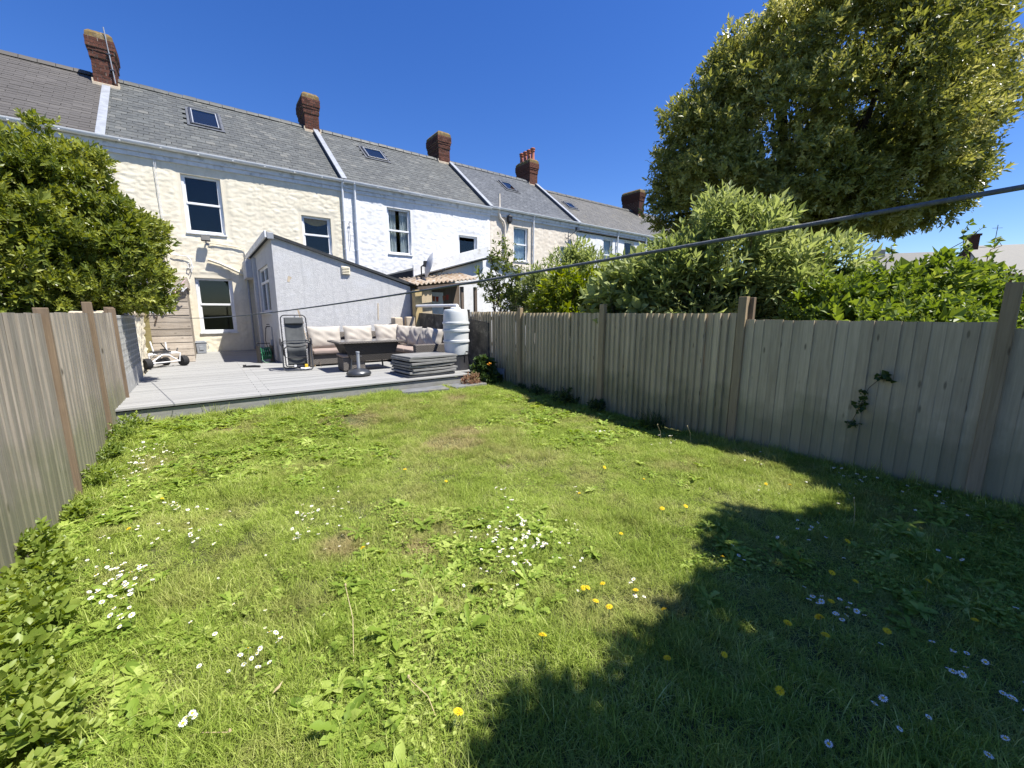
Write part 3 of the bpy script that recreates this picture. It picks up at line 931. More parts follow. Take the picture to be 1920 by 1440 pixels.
wm = (wy0 + wy1) / 2; m.bx(x_ - .004, x_ + .056, wm - .05, wm + .05, wz0 + t_, wz1 - t_); m.bx(x_ - .006, x_ + .052, wy0 + t_, wm - .05, wz1 - .48, wz1 - .41); m.bx(x_ - .006, x_ + .052, wm + .05, wy1 - t_, wz1 - .48, wz1 - .41)
w = m.build('window', M['upvc'], ext, bevel=.006)
for a, b, c, d in ((wy0 + t_, wm - .05, wz0 + t_, wz1 - .48), (wm + .05, wy1 - t_, wz0 + t_, wz1 - .48), (wy0 + t_, wm - .05, wz1 - .41, wz1 - t_), (wm + .05, wy1 - t_, wz1 - .41, wz1 - t_)):
    m = MB(); m.bx(x_ + .02, x_ + .027, a, b, c, d); m.build('pane', M['glass'], w)
m = MB(); m.bx(EX0 - .07, EX0 + .1, wy0 - .05, wy1 + .05, wz0 - .06, wz0 + .003); m.build('sill', M['whitepaint'], w, bevel=.006)
m = MB(); X0, X1 = EX0 + .125, EX0 + 1.2; a = [(X0, wy0 - .2, wz0 - .2), (X0, wy1 + .2, wz0 - .2), (X0, wy1 + .2, wz1 + .2), (X0, wy0 - .2, wz1 + .2)]; b = [(X1, p[1], p[2]) for p in a]
m.add(a + b, [(0, 1, 5, 4), (1, 2, 6, 5), (2, 3, 7, 6), (3, 0, 4, 7), (4, 5, 6, 7)]); m.build('room', M['dark'], w)
m = MB(); m.bx(EX0 - .28, EX0 - .002, 16.7, 18.0, 2.92, 3.52); m.bx(EX0 - .10, EX0 - .002, 16.5, 16.6, .4, 3.56); m.build('pipe_boxing', M['greyrender'], ext, bevel=.01)
m = MB(); m.tube([(1.48, 17.98, 3.62), (1.48, 17.98, .42)], .035, 8); m.build('downpipe', M['greyplastic'], ext, smooth=True)
# wall vent with louvres
v = thing('wall_vent', 'square cream louvred vent high on the grey extension wall', 'vent', (3.45, EY0 - .03, 2.83))
m = MB(); m.bx(3.33, 3.57, EY0 - .035, EY0 - .003, 2.82, 3.06); m.build('frame', M['cream'], v, bevel=.006)
lm = MB(); lm.box((0, 0, 0), (.20, .035, .008), (rad(38), 0, 0)); lme = lm.mesh('slat', M['cream'])
for i in range(5): put('slat', lme, v, (3.45, EY0 - .045, 2.855 + i * .043))
m = MB(); m.box((1.97, EY0 - .004, 2.63), (.06, .006, .15), (0, .2, 0)); m.box((2.01, EY0 - .004, 2.66), (.05, .005, .06), (0, .7, 0)); m.box((4.33, EY0 - .004, 1.78), (.035, .006, .5), (0, .04, 0)); m.build('render_patch', M['mortarlight'], ext)
m = MB(); m.tube([(EX1 + .08, EY0 - .08, 2.5), (EX1 + .08, EY0 - .08, 1.95)], .04, 10); m.tube([(EX1 + .02, EY0 - .06, 2.4), (EX1 + .02, EY0 - .06, .4)], .055, 8); m.build('downpipe', M['leaddark'], ext)

# ------------------------------------------------------------------ decking
t = NT('grey_composite_deck')
v = t.coord('Object', (.6, 9, 9), True)
g = t.noise(v, 3.0, 5, .65)
c = t.ramp(g, [(.3, (.23, .231, .227, 1)), (.7, (.30, .30, .291, 1))])
vw = t.coord('World', (1, 1, 1))
c = t.mix(t.ramp(t.noise(vw, 1.4, 6, .7), [(.5, (0, 0, 0)), (.8, (1, 1, 1))]), c, (.27, .27, .26, 1))
t.col(t.rand_val(c, .085)).rough(.75, .25); t.bump(g, .25, .004)
M['deck'] = t.mat
M['deckriser'] = pm('grey_deck_riser', (.27, .268, .258, 1), (.20, .198, .19, 1), 5, .8, .25, .2, 30, .004, stretch=(1, 1, 4), dirt=(.25, .25, .2, 1), dscale=2)
DX0, DX1 = -1.14, 5.48
deck = thing('garden_deck', 'raised pale grey timber decking between the lawn and the houses', 'deck', (2.2, 13, 0))
bw, gap = .143, .008
lens = {}
y = DECK_Y; i = 0
seam0 = .62
while y < YF - .03:
    xe = DX1 if y > 8.25 else 4.72
    if EY0 - .1 < y: xe = EX0 - .01 if y > EY0 + .0 else DX1
    seam = [.66, .82][i % 2]
    for a, b in ((DX0, seam - .003), (seam + .003, xe)):
        key = round(b - a, 3)
        if key not in lens:
            mm = MB(); L = b - a
            mm.bx(-L / 2, L / 2, 0, bw, -.026, 0); lens[key] = mm.mesh('deck_board', M['deck'])
        put('deck_board', lens[key], deck, ((a + b) / 2, y, DECK_Z + R.uniform(-.0012, .0012)), (R.gauss(0, .003), R.gauss(0, .0004), 0))
    y += bw + gap; i += 1
m = MB(); m.bx(DX0, 4.70, DECK_Y + .03, DECK_Y + .055, .0, DECK_Z - .05); m.bx(4.70, 4.725, DECK_Y + .03, 8.24, 0, DECK_Z - .05); m.bx(4.725, DX1, 8.24, 8.265, 0, DECK_Z - .05); m.build('riser', M['deckriser'], deck)
m = MB()
for x in np.arange(DX0 + .05, 4.6, .45): m.bx(x, x + .045, DECK_Y + .06, YF - .1 if x < EX0 - .1 else EY0 - .05, .1, DECK_Z - .032)
m.build('joist', M['leaddark'], deck)

# stepping slabs at the foot of the deck
M['slab'] = pm('grey_paving', (.17, .175, .18, 1), (.12, .125, .13, 1), 6, .85, .25, .4, 50, .004, dirt=(.22, .2, .15, 1))
for k, (p, lab) in enumerate([(([2.98, 7.52], [3.92, 7.36], [3.98, 7.8], [3.05, 7.8]), 'grey paving slab in the grass under the deck riser'), (([4.1, 7.42], [4.92, 7.48], [4.95, 7.84], [4.08, 7.84]), 'grey paving slab beside the leafy orange-flowered plant')]):
    m = MB(); zz = gz(p[0][0], p[0][1]); m.extrude([(q[0], q[1], zz - .02) for q in p], (0, 0, .075)); tag(m.build('paving_slab', M['slab'], bevel=.008), lab, 'paving slab')
m = MB(); m.box((5.38, 7.72, .22), (.05, .34, .5), (0, rad(14), rad(20))); tag(m.build('leaning_slab', M['slab'], bevel=.01), 'grey slab leaning on the fence behind the leafy plant', 'slab')

# ------------------------------------------------------------------ fences
M['fence_r'] = wood('weathered_fence_wood', (.56, .46, .315, 1), (.37, .30, .20, 1), rand=.13, green=(.17, .17, .09, 1))
M['fence_l'] = wood('silvered_fence_wood', (.335, .30, .25, 1), (.175, .152, .122, 1), rand=.12, green=(.14, .15, .075, 1))
M['post'] = wood('treated_post', (.37, .285, .18, 1), (.23, .17, .10, 1), rand=.06)
M['post_l'] = wood('brown_post', (.235, .172, .115, 1), (.135, .098, .065, 1), rand=.06, knots=False)


def board(name, h, w, t0, t1, mat, side):
    """feather-edge board standing along Y: thick edge t0 at y=0, thin edge t1 at y=w, face towards -X*side"""
    m = MB(); s = -side
    m.extrude([(0, 0, 0), (s * t0, .002, 0), (s * t0, .006, 0), (s * t1, w, 0), (0, w, 0)] if s < 0 else [(0, w, 0), (s * t1, w, 0), (s * t0, .006, 0), (s * t0, .002, 0), (0, 0, 0)], (0, 0, h))
    return m.mesh(name, mat)


fr = thing('board_fence', 'shaded grey-brown feather-edge board fence along the brambles and shrubs', 'fence', (FX1, 4.3, 0))
bays = [(-2.6, .22, 1.60), (.315, 2.41, 1.645), (2.52, 4.70, 1.725), (4.82, 7.02, 1.735), (7.14, 9.25, 1.765)]
for k, (y0, y1, top) in enumerate(bays):
    pitch = .104
    n = max(1, int(round((y1 - y0) / pitch))); pitch = (y1 - y0) / n
    flat = k < 2
    me = [board('board', top - .0, pitch + .018, (.019 if flat else .034) + q, .007, M['fence_r'], 1) for q in (0, .003, -.003)]
    for i in range(n):
        o = put('board', R.choice(me), fr, (FX1 + R.gauss(0, .002), y0 + i * pitch, gz(FX1, y0 + i * pitch) * 0 + R.uniform(-.006, .004)), (0, R.gauss(0, .003), R.gauss(0, .01) + (.0 if flat else -.15)))
    for z in (.3, .95, top - .2):
        m = MB(); m.bx(FX1 + .03, FX1 + .075, y0 - .05, y1 + .05, z, z + .08); m.build('rail', M['fence_r'], fr)
for y_, top in ((.28, 1.98), (2.46, 1.93), (4.76, 1.88), (7.08, 1.84), (9.3, 1.82)):
    m = MB(); m.bx(FX1 - .055, FX1 + .03, y_ - .05, y_ + .05, -.05, top); o = m.build('post', M['post'], fr, bevel=.006)
m = MB(); m.bx(FX1 + .035, FX1 + .10, 2.36, 2.45, .0, 1.92); m.build('post', M['post_l'], fr, bevel=.006)

fl = thing('board_fence', 'sunlit silvery grey board fence with brown posts beside the bushy weeds', 'fence', (FX0, 4.5, 0))
bays = [(1.2, 3.28, 1.72), (3.36, 5.30, 1.725), (5.40, 7.18, 1.73), (7.28, 8.86, 1.73)]
for k, (y0, y1, top) in enumerate(bays):
    pitch = .118; n = int(round((y1 - y0) / pitch)); pitch = (y1 - y0) / n
    me = [board('board', top, pitch + .016, .018 + q, .008, M['fence_l'], -1) for q in (0, .003, -.002)]
    for i in range(n):
        put('board', R.choice(me), fl, (FX0 + R.gauss(0, .002), y0 + i * pitch, R.uniform(-.006, .004)), (0, R.gauss(0, .003), R.gauss(0, .012)))
    for z in (.3, 1.35):
        m = MB(); m.bx(FX0 - .06, FX0 - .02, y0 - .04, y1 + .04, z, z + .08); m.build('rail', M['fence_l'], fl)
for y_, top in ((3.32, 1.77), (5.35, 1.77), (7.23, 1.86), (8.92, 1.80)):
    m = MB(); m.bx(FX0 - .04, FX0 + .05, y_ - .026, y_ + .026, -.05, top); m.build('post', M['post_l'], fl, bevel=.006)

# ------------------------------------------------------------------ boundary wall with screen blocks, beyond the left fence
bw_ = thing('boundary_wall', 'white painted rubble garden wall with pierced grey screen blocks by the decking', 'wall', (-1.3, 11.5, .3))
xs = np.arange(9.0, 14.45, .06); zs = np.arange(.2, 1.70, .06)
gy2, gz2 = np.meshgrid(xs, zs); py, pz = gy2.ravel(), gz2.ravel()
hx = stone_relief(py * 1.3, pz * 1.2, 71) * .10
Vw = np.stack([-1.30 + hx, py, pz], 1); nn = len(xs); ii = np.arange(len(py)).reshape(len(zs), nn)
Fw = np.stack([ii[:-1, :-1], ii[:-1, 1:], ii[1:, 1:], ii[1:, :-1]], -1).reshape(-1, 4)
put('wall_face', npmesh('wall_face', Vw - np.array([-1.3, 11.7, .2]), Fw, M['cream'], smooth=True), bw_, (-1.3, 11.7, .2))
m = MB(); m.bx(-1.58, -1.302, 9.0, 14.42, .1, 1.66); m.build('core', M['cream'], bw_)
m = MB()
for i, y_ in enumerate(np.arange(9.0, 14.4, .38)): m.box((-1.40, y_ + .17, 1.70 + .012 * math.sin(i * 2.1)), (.42, .34, .10), (R.gauss(0, .03), R.gauss(0, .03), 0))
m.build('coping', M['mortarlight'], bw_, bevel=.03)
# screen blocks: square blocks pierced with holes
M['block'] = pm('grey_concrete_block', (.40, .40, .38, 1), (.30, .30, .285, 1), 7, .95, .1, .5, 60, .004)
m = MB(); S = .30; hN = 3; c = S / hN; b = .028
for i in range(hN + 1): m.bx(-.05, .05, i * c - (b / 2 if i else 0), i * c + (b / 2 if i < hN else 0), 0, S)
for j in range(hN + 1):
    for i in range(hN): m.bx(-.048, .048, i * c + b / 2, (i + 1) * c - b / 2, j * c - (b / 2 if j else 0), j * c + (b / 2 if j < hN else 0))
blk = m.mesh('screen_block', M['block'])
for r in range(3):
    for q in range(8):
        put('screen_block', blk, bw_, (-1.16, 9.08 + q * .303, .72 + r * .303))
m = MB(); m.bx(-1.21, -1.11, 9.08, 11.50, .1, .718); m.bx(-1.215, -1.105, 9.06, 11.52, 1.631, 1.69); m.build('block_base', M['block'], bw_, bevel=.01)
m = MB(); m.bx(-1.21, -1.10, 8.98, 9.07, .0, 1.82); m.build('end_post', M['post_l'], bw_, bevel=.006)

# ------------------------------------------------------------------ wooden lean-to store
M['shedwood'] = wood('weathered_shed_boards', (.50, .44, .365, 1), (.26, .215, .17, 1), rand=.24, axis=0)
M['shedgreen'] = wood('algae_shed_boards', (.36, .31, .14, 1), (.22, .18, .08, 1), rand=.12, axis=0)
sh = thing('wooden_store', 'weathered horizontal-plank lean-to store against the cream house', 'shed', (-.8, 14.6, DECK_Z))
SX0, SX1, SY = -1.32, -.26, 14.56
zz = DECK_Z + .01; n = 11; h = (2.42 - zz) / n
me1 = MB(); me1.extrude([(-(SX1 - SX0) / 2, 0, 0), (-(SX1 - SX0) / 2, -.024, 0), (-(SX1 - SX0) / 2, -.012, h + .012), (-(SX1 - SX0) / 2, 0, h + .012)], (SX1 - SX0, 0, 0)); pl = me1.mesh('plank', M['shedwood'])
for i in range(n):
    xr = SX0 if zz + i * h < 1.9 else SX0 + (zz + i * h - 1.75) * .9
    mm = MB(); L = SX1 - xr
    mm.extrude([(-L / 2, 0, 0), (-L / 2, -.024, 0), (-L / 2, -.012, h + .012), (-L / 2, 0, h + .012)], (L, 0, 0))
    put('plank', mm.mesh('plank', M['shedwood']), sh, ((xr + SX1) / 2, SY + R.gauss(0, .003), zz + i * h), (0, R.gauss(0, .004), 0))
m = MB(); m.bx(SX0 + .02, SX0 + .2, SY - .03, SY - .0262, DECK_Z + .3, 1.75); m.build('algae_board', M['shedgreen'], sh)
m = MB(); m.extrude([(SX0, SY + .005, DECK_Z), (SX1 - .004, SY + .005, DECK_Z), (SX1 - .004, SY + .005, 2.45), (SX0 + .5, SY + .005, 2.3), (SX0, SY + .005, 1.85)], (0, YF - SY - .1, 0)); m.build('carcass', M['shedwood'], sh)
m = MB(); m.hexa([(SX0 - .1, SY - .14, 1.98), (SX1 + .05, SY - .14, 2.42), (SX1 + .05, YF - .06, 2.50), (SX0 - .1, YF - .06, 2.05), (SX0 - .1, SY - .14, 2.22), (SX1 + .05, SY - .14, 2.70), (SX1 + .05, YF - .06, 2.73), (SX0 - .1, YF - .06, 2.28)]); m.build('roof_board', M['shedwood'], sh)

# ------------------------------------------------------------------ masonry at the end of the extension
M['oldblock'] = pm('stained_concrete', (.16, .14, .11, 1), (.07, .065, .055, 1), 4, .95, .1, .6, 40, .008, dirt=(.30, .27, .21, 1), dscale=6)
w = thing('block_wall', 'dark stained low block wall behind the water butt', 'wall', (5.6, 10.6, 0))
m = MB(); m.extrude([(5.50, 8.3, 0), (5.50, 12.4, 0), (5.50, 12.4, 1.75), (5.50, 10.4, 1.68), (5.50, 8.3, 1.5)], (.1, 0, 0)); m.build('block_face', M['oldblock'], w)
for i, (x, y_, z0, z1) in enumerate(((4.72, 12.35, .9, 1.60), (5.12, 12.3, .8, 1.62))):
    m = MB(); m.box((x + .12, y_ + .05, (z0 + z1) / 2 - .2), (.28, .26, z1 - z0 + .4), (0, 0, .15 - .3 * i)); tag(m.build('stone_pier', M['mortarlight'], bevel=.03), ('short pale masonry pier at the end of the extension wall', 'short masonry pier next to the stained block wall')[i], 'masonry pier')
m = MB(); m.bx(5.38, 5.62, 12.2, 12.45, 1.3, 2.45); tag(m.build('ochre_pier', pm('ochre_plaster', (.52, .40, .20, 1), (.38, .30, .17, 1), 6, .95, .1, .5, 40, .006), bevel=.02), 'ochre plaster pier under the corrugated veranda roof', 'masonry pier')

# neighbour's corrugated veranda with bunting
M['corr'] = pm('aged_corrugated_plastic', (.44, .38, .30, 1), (.30, .20, .12, 1), 5, .7, .3, dirt=(.52, .49, .44, 1), dscale=4)
M['darkwood'] = wood('dark_stained_wood', (.17, .13, .10, 1), (.09, .07, .055, 1), knots=False)
vr = thing('veranda', 'neighbour\'s small timber veranda with aged corrugated plastic roof', 'veranda', (6.5, 12.4, 0))
n = 90; vs = []
for i in range(n + 1):
    x = 5.35 + 2.3 * i / n; d = .035 * math.sin(i / n * 2.3 * 2 * math.pi / .15)
    vs += [(x, 12.15, 2.60 + (x - 5.35) * .13 + d), (x, 13.4, 2.86 + (x - 5.35) * .13 + d)]
m = MB(); m.add(vs, [(2 * i, 2 * i + 2, 2 * i + 3, 2 * i + 1) for i in range(n)]); o = m.build('corrugated_roof', M['corr'], vr, smooth=True); s = o.modifiers.new('thickness', 'SOLIDIFY'); s.thickness = .012
m = MB(); m.hexa([(5.4, 12.0, 2.44), (7.6, 12.0, 2.72), (7.6, 12.08, 2.72), (5.4, 12.08, 2.44), (5.4, 12.0, 2.53), (7.6, 12.0, 2.81), (7.6, 12.08, 2.81), (5.4, 12.08, 2.53)]); m.build('beam', M['darkwood'], vr)
for x in (6.98, 7.5):
    m = MB(); m.bx(x, x + .1, 12.1, 12.2, 0, 2.6); m.build('post', M['darkwood'], vr, bevel=.006)
m = MB(); m.bx(5.62, 7.6, 13.3, 13.34, 0, 2.8); m.build('back_board', M['darkwood'], vr)
m = MB(); m.bx(5.64, 6.0, 12.3, 12.36, 0, 2.45); m.build('side_board', M['fence_r'], vr)
m = MB(); m.bx(6.08, 6.9, 13.24, 13.29, 1.6, 2.45); m.bx(6.12, 6.86, 13.225, 13.238, 1.65, 2.40); m.build('white_screen', M['whitepaint'], vr)
bt = thing('bunting', 'string of small red and white flags under the veranda roof', 'bunting', (6.4, 12.9, 2.3))
cols = [pm('bunting_red', (.35, .05, .03, 1)), pm('bunting_white', (.7, .68, .65, 1)), pm('bunting_rust', (.30, .10, .04, 1))]
for i in range(7):
    x = 6.05 + i * .13; zt = 2.36 - .07 * math.sin(math.pi * i / 6); m = MB()
    m.extrude([(x, 12.9, zt), (x + .11, 12.9, zt), (x + .095, 12.9, zt - .17), (x + .015, 12.9, zt - .17)], (0, .006, 0)); m.build('flag', cols[i % 3], bt)

# outhouses of the white house
oh = thing('outhouse', 'white house\'s flat-roofed outhouse with a deep white sloping fascia', 'outhouse', (7.3, 14.5, 0))
m = MB(); m.extrude([(5.95, 13.5, 0), (8.75, 13.5, 0), (8.75, 13.5, 3.75), (5.95, 13.5, 2.85)], (0, YF - 13.6, 0)); m.build('wall', M['white'], oh)
m = MB(); m.hexa([(5.85, 13.30, 2.93), (8.9, 13.30, 3.80), (8.9, 13.36, 3.80), (5.85, 13.36, 2.93), (5.85, 13.30, 3.32), (8.9, 13.30, 4.22), (8.9, 13.36, 4.22), (5.85, 13.36, 3.32)]); m.build('fascia', M['whitepaint'], oh, bevel=.006)
m = MB(); m.hexa([(5.85, 13.37, 2.86), (8.9, 13.37, 3.76), (8.9, YF - .04, 3.76), (5.85, YF - .04, 2.86), (5.85, 13.37, 3.16), (8.9, 13.37, 4.06), (8.9, YF - .04, 4.06), (5.85, YF - .04, 3.16)]); m.build('roof', M['felt'], oh)
m = MB(); m.tube([(5.9, 13.27, 2.98), (8.9, 13.27, 3.84)], .022, 6); m.build('pipe', M['greyplastic'], oh)
oh = thing('outhouse', 'white gabled outhouse with dark windows behind the young leafy tree', 'outhouse', (11.2, 16, 0))
m = MB(); m.extrude([(9.4, 15.0, 0), (12.6, 15.0, 0), (12.6, 15.0, 3.15), (10.1, 15.0, 4.0), (9.4, 15.0, 3.85)], (0, YF - 15.1, 0)); m.build('wall', M['white'], oh)
m = MB(); m.hexa([(10.0, 14.85, 4.06), (12.75, 14.85, 3.14), (12.75, YF - .03, 3.14), (10.0, YF - .03, 4.06), (10.0, 14.85, 4.2), (12.75, 14.85, 3.27), (12.75, YF - .03, 3.27), (10.0, YF - .03, 4.2)]); m.build('roof', M['lead'], oh)
for x in (11.0, 11.75):
    m = MB(); m.bx(x, x + .06, 14.93, 14.99, 1.5, 2.9); m.bx(x + .62, x + .68, 14.93, 14.99, 1.5, 2.9); m.bx(x + .06, x + .62, 14.93, 14.99, 2.84, 2.9); m.bx(x + .06, x + .62, 14.93, 14.99, 1.5, 1.56)
    w = m.build('window', M['upvc'], oh)
    m = MB(); m.bx(x + .06, x + .62, 14.96, 14.975, 1.56, 2.84); m.build('pane', pm('dark_glass', (.02, .022, .025, 1), None, 3, .06, .6), w)

# ------------------------------------------------------------------ far houses beyond the brambles
fh = thing('far_house', 'distant house with grey roof and white gable, above the brambles', 'house', (54, 9.5, 0), rad(-53), local=True)
m = MB(); m.bx(-2.6, 2.6, -3, 3, 0, 5.2); m.add([(2.6, -3, 5.2), (2.6, 3, 5.2), (2.6, 0, 7.2), (-2.6, -3, 5.2), (-2.6, 3, 5.2), (-2.6, 0, 7.2)], [(0, 1, 2), (4, 3, 5)]); m.build('wall', M['white'], fh)
m = MB(); m.hexa([(-2.8, -3.3, 5.0), (2.45, -3.3, 5.0), (2.45, 0, 7.25), (-2.8, 0, 7.25), (-2.8, -3.3, 5.12), (2.45, -3.3, 5.12), (2.45, 0, 7.37), (-2.8, 0, 7.37)]); m.hexa([(-2.8, 0, 7.25), (2.45, 0, 7.25), (2.45, 3.3, 5.0), (-2.8, 3.3, 5.0), (-2.8, 0, 7.37), (2.45, 0, 7.37), (2.45, 3.3, 5.12), (-2.8, 3.3, 5.12)]); m.build('roof', M['slate_dull'], fh)
m = MB(); m.bx(-2.9, -2.1, -.5, .5, 6.3, 7.7); m.build('chimney', M['mortarlight'], fh, bevel=.03)
fh = thing('far_house', 'distant house with long grey roof and brick chimney at the picture\'s edge', 'house', (66.3, 1.8, 0), rad(-53), local=True)
m = MB(); m.bx(-5.8, 9, -3, 4, 0, 5.0); m.extrude([(-5.8, -3.1, 5.0), (-5.8, 4.1, 5.0), (-5.8, .5, 8.3)], (14.7, 0, 0)); m.build('wall', M['cream2'], fh)
m = MB(); m.hexa([(-6, -3.4, 4.9), (9, -3.4, 4.9), (9, .5, 8.35), (-6, .5, 8.35), (-6, -3.4, 5.05), (9, -3.4, 5.05), (9, .5, 8.5), (-6, .5, 8.5)]); m.hexa([(-6, .5, 8.35), (9, .5, 8.35), (9, 4.4, 4.9), (-6, 4.4, 4.9), (-6, .5, 8.5), (9, .5, 8.5), (9, 4.4, 5.05), (-6, 4.4, 5.05)]); m.build('roof', M['slate_dull'], fh)
m = MB(); m.bx(-6.0, -5.3, 0, .8, 6.5, 9.4); m.bx(-6.08, -5.22, -.08, .88, 9.4, 9.6); ch = m.build('chimney', M['brick'], fh)
m = MB(); m.lathe([(.2, 0), (.2, .1), (.15, .15), (.14, .7), (.18, .75)], (-5.65, .4, 9.62), 12); m.build('chimney_pot', M['terracotta'], ch, smooth=True)
m = MB(); m.tube([(-3.9, .3, 8.3), (-3.9, .3, 10.4)], .03, 5); m.tube([(-4.3, .3, 10.1), (-3.5, .3, 10.1)], .02, 5); m.build('aerial', M['steel'], fh)
bf = thing('panel_fence', 'brown lapped panel fence at the picture\'s edge beyond the brambles', 'fence', (10.6, .6, 0), rad(-55), local=True)
M['brownfence'] = wood('brown_stained_panel', (.22, .10, .045, 1), (.14, .06, .028, 1), knots=False, axis=0)
for k in range(3):
    m = MB(); m.extrude([(-.9, 0, 0), (-.9, -.015, 0), (-.9, -.008, .16), (-.9, 0, .16)], (1.8, 0, 0)); me = m.mesh('slat', M['brownfence'])
    for i in range(15): put('slat', me, bf, (k * 1.92 - 1.0, 0, .05 + i * .148))
    m = MB(); m.bx(k * 1.92 - 1.95, k * 1.92 - 1.88, -.05, .05, 0, 2.36); m.build('post', M['brownfence'], bf)
    m = MB(); m.bx(k * 1.92 - 1.88, k * 1.92 - .12, -.03, .03, 2.27, 2.33); m.build('top_rail', M['brownfence'], bf)

# ------------------------------------------------------------------ things on the deck
def wicker(name, a, b):
    t = NT(name)
    v = t.coord('Object', (1, 1, 1))
    sp = t.n('ShaderNodeSeparateXYZ'); t.l(v, sp.inputs[0])
    hx = t.math('ADD', sp.outputs['X'], sp.outputs['Y'])
    row = t.math('FLOOR', t.math('MULTIPLY', sp.outputs['Z'], 42))
    ph = t.math('MULTIPLY', row, math.pi)
    wv = t.math('SINE', t.math('ADD', t.math('MULTIPLY', hx, 95), ph))
    wz = t.math('ABSOLUTE', t.math('SINE', t.math('MULTIPLY', sp.outputs['Z'], 42 * math.pi)))
    h = t.math('ADD', t.math('MULTIPLY', wv, .5), wz)
    n = t.noise(v, 25, 3)
    c = t.ramp(t.math('ADD', t.math('MULTIPLY', h, .35), t.math('MULTIPLY', n, .5)), [(.1, a), (.75, b)])
    t.col(c).rough(.6, .35); t.bump(h, .8, .006)
    return t.mat


M['rattan'] = wicker('dark_brown_rattan', (.012, .010, .009, 1), (.055, .048, .043, 1))
M['rattan_g'] = wicker('grey_brown_rattan', (.032, .028, .025, 1), (.17, .15, .135, 1))
M['cushion'] = pm('beige_cushion_fabric', (.44, .405, .355, 1), (.38, .35, .305, 1), 5, .95, .1, .3, 220, .002)
M['cushion_pink'] = pm('dusty_pink_cushion', (.30, .24, .21, 1), (.25, .20, .175, 1), 5, .95, .1, .3, 220, .002)
DZ = DECK_Z
so = thing('corner_sofa', 'grey-brown rattan corner sofa with beige cushions against the grey wall', 'sofa', (3.5, 11.8, DZ))
m = MB(); m.bx(2.14, 5.06, 11.32, 12.16, DZ + .04, DZ + .30); m.build('seat_base', M['rattan_g'], so, bevel=.015)
m = MB(); m.bx(4.22, 5.06, 9.62, 11.318, DZ + .04, DZ + .302); m.build('seat_base', M['rattan_g'], so, bevel=.015)
m = MB(); m.hexa([(2.14, 12.10, DZ + .05), (5.2, 12.10, DZ + .05), (5.2, 12.22, DZ + .05), (2.14, 12.22, DZ + .05), (2.14, 12.22, DZ + .83), (5.2, 12.22, DZ + .83), (5.2, 12.34, DZ + .83), (2.14, 12.34, DZ + .83)]); m.build('backrest', M['rattan_g'], so, bevel=.02)
m = MB(); m.hexa([(5.0, 9.62, DZ + .05), (5.12, 9.62, DZ + .05), (5.12, 12.09, DZ + .05), (5.0, 12.09, DZ + .05), (5.12, 9.62, DZ + .80), (5.24, 9.62, DZ + .80), (5.24, 12.09, DZ + .80), (5.12, 12.09, DZ + .80)]); m.build('backrest', M['rattan_g'], so, bevel=.02)
m = MB(); m.hexa([(2.02, 11.22, DZ), (2.16, 11.22, DZ), (2.16, 12.2, DZ), (2.02, 12.2, DZ), (1.98, 11.2, DZ + .58), (2.15, 11.2, DZ + .58), (2.15, 12.25, DZ + .58), (1.98, 12.25, DZ + .58)]); m.build('arm', M['rattan_g'], so, bevel=.02)
m = MB(); m.hexa([(4.16, 9.48, DZ), (5.1, 9.48, DZ), (5.1, 9.62, DZ), (4.16, 9.62, DZ), (4.12, 9.44, DZ + .58), (5.16, 9.44, DZ + .58), (5.16, 9.61, DZ + .58), (4.12, 9.61, DZ + .58)]); m.build('arm', M['rattan_g'], so, bevel=.02)
for x0, x1, y0, y1 in ((2.17, 3.17, 11.26, 12.08), (3.18, 4.2, 11.26, 12.08), (4.21, 4.99, 11.26, 12.08), (4.2, 4.99, 10.44, 11.25), (4.2, 4.99, 9.63, 10.43)):
    m = MB(); m.bx(x0, x1, y0, y1, DZ + .305, DZ + .42); m.build('seat_cushion', M['cushion_pink'], so, bevel=.035)
m = MB()
for x, y in ((2.2, 11.4), (3.6, 11.4), (4.28, 9.72), (5.0, 9.72), (4.28, 11.25)): m.bx(x, x + .05, y, y + .05, DZ, DZ + .04)
m.build('feet', M['blackplastic'], so)


def cushion(label, loc, w, h, th, rot, seed, mat='cushion'):
    n = 18; vs, fs = [], []
    rr = random.Random(seed)
    ph = [rr.uniform(0, 6) for _ in range(6)]
    for side in (1, -1):
        for j in range(n + 1):
            for i in range(n + 1):
                u, v = i / n * 2 - 1, j / n * 2 - 1
                pinch = 1 - .10 * (1 - u * u) * abs(v) ** 3 if 0 else 1
                ex = u * (1 - .07 * (1 - v * v) ** 1 * (abs(u) > .99)); ez = v
                bul = ((1 - abs(u) ** 2.6) * (1 - abs(v) ** 2.6)) ** .55
                wr = .05 * math.sin(5 * u + 3 * v + ph[0]) * math.sin(4 * v - 2 * u + ph[1]) + .04 * math.sin(11 * u * v + ph[2]) + .03 * math.sin(9 * (u + v) + ph[3])
                cx = w / 2 * u * (1 - .06 * (1 - v * v)); cz = h / 2 * v * (1 - .06 * (1 - u * u))
                vs.append((cx, side * th / 2 * bul * (1 + wr * 2.2), cz))
    k = (n + 1) ** 2
    for s in (0, 1):
        for j in range(n):
            for i in range(n):
                a = s * k + j * (n + 1) + i; q = (a, a + 1, a + n + 2, a + n + 1)
                fs.append(q if s == 1 else q[::-1])
    m = MB(); m.add(vs, fs); o = m.build('back_cushion', M[mat], None, org=(0, 0, 0), smooth=True)
    o.location = loc; o.rotation_euler = rot
    return tag(o, label, 'cushion', 'beige back cushions on the sofa')


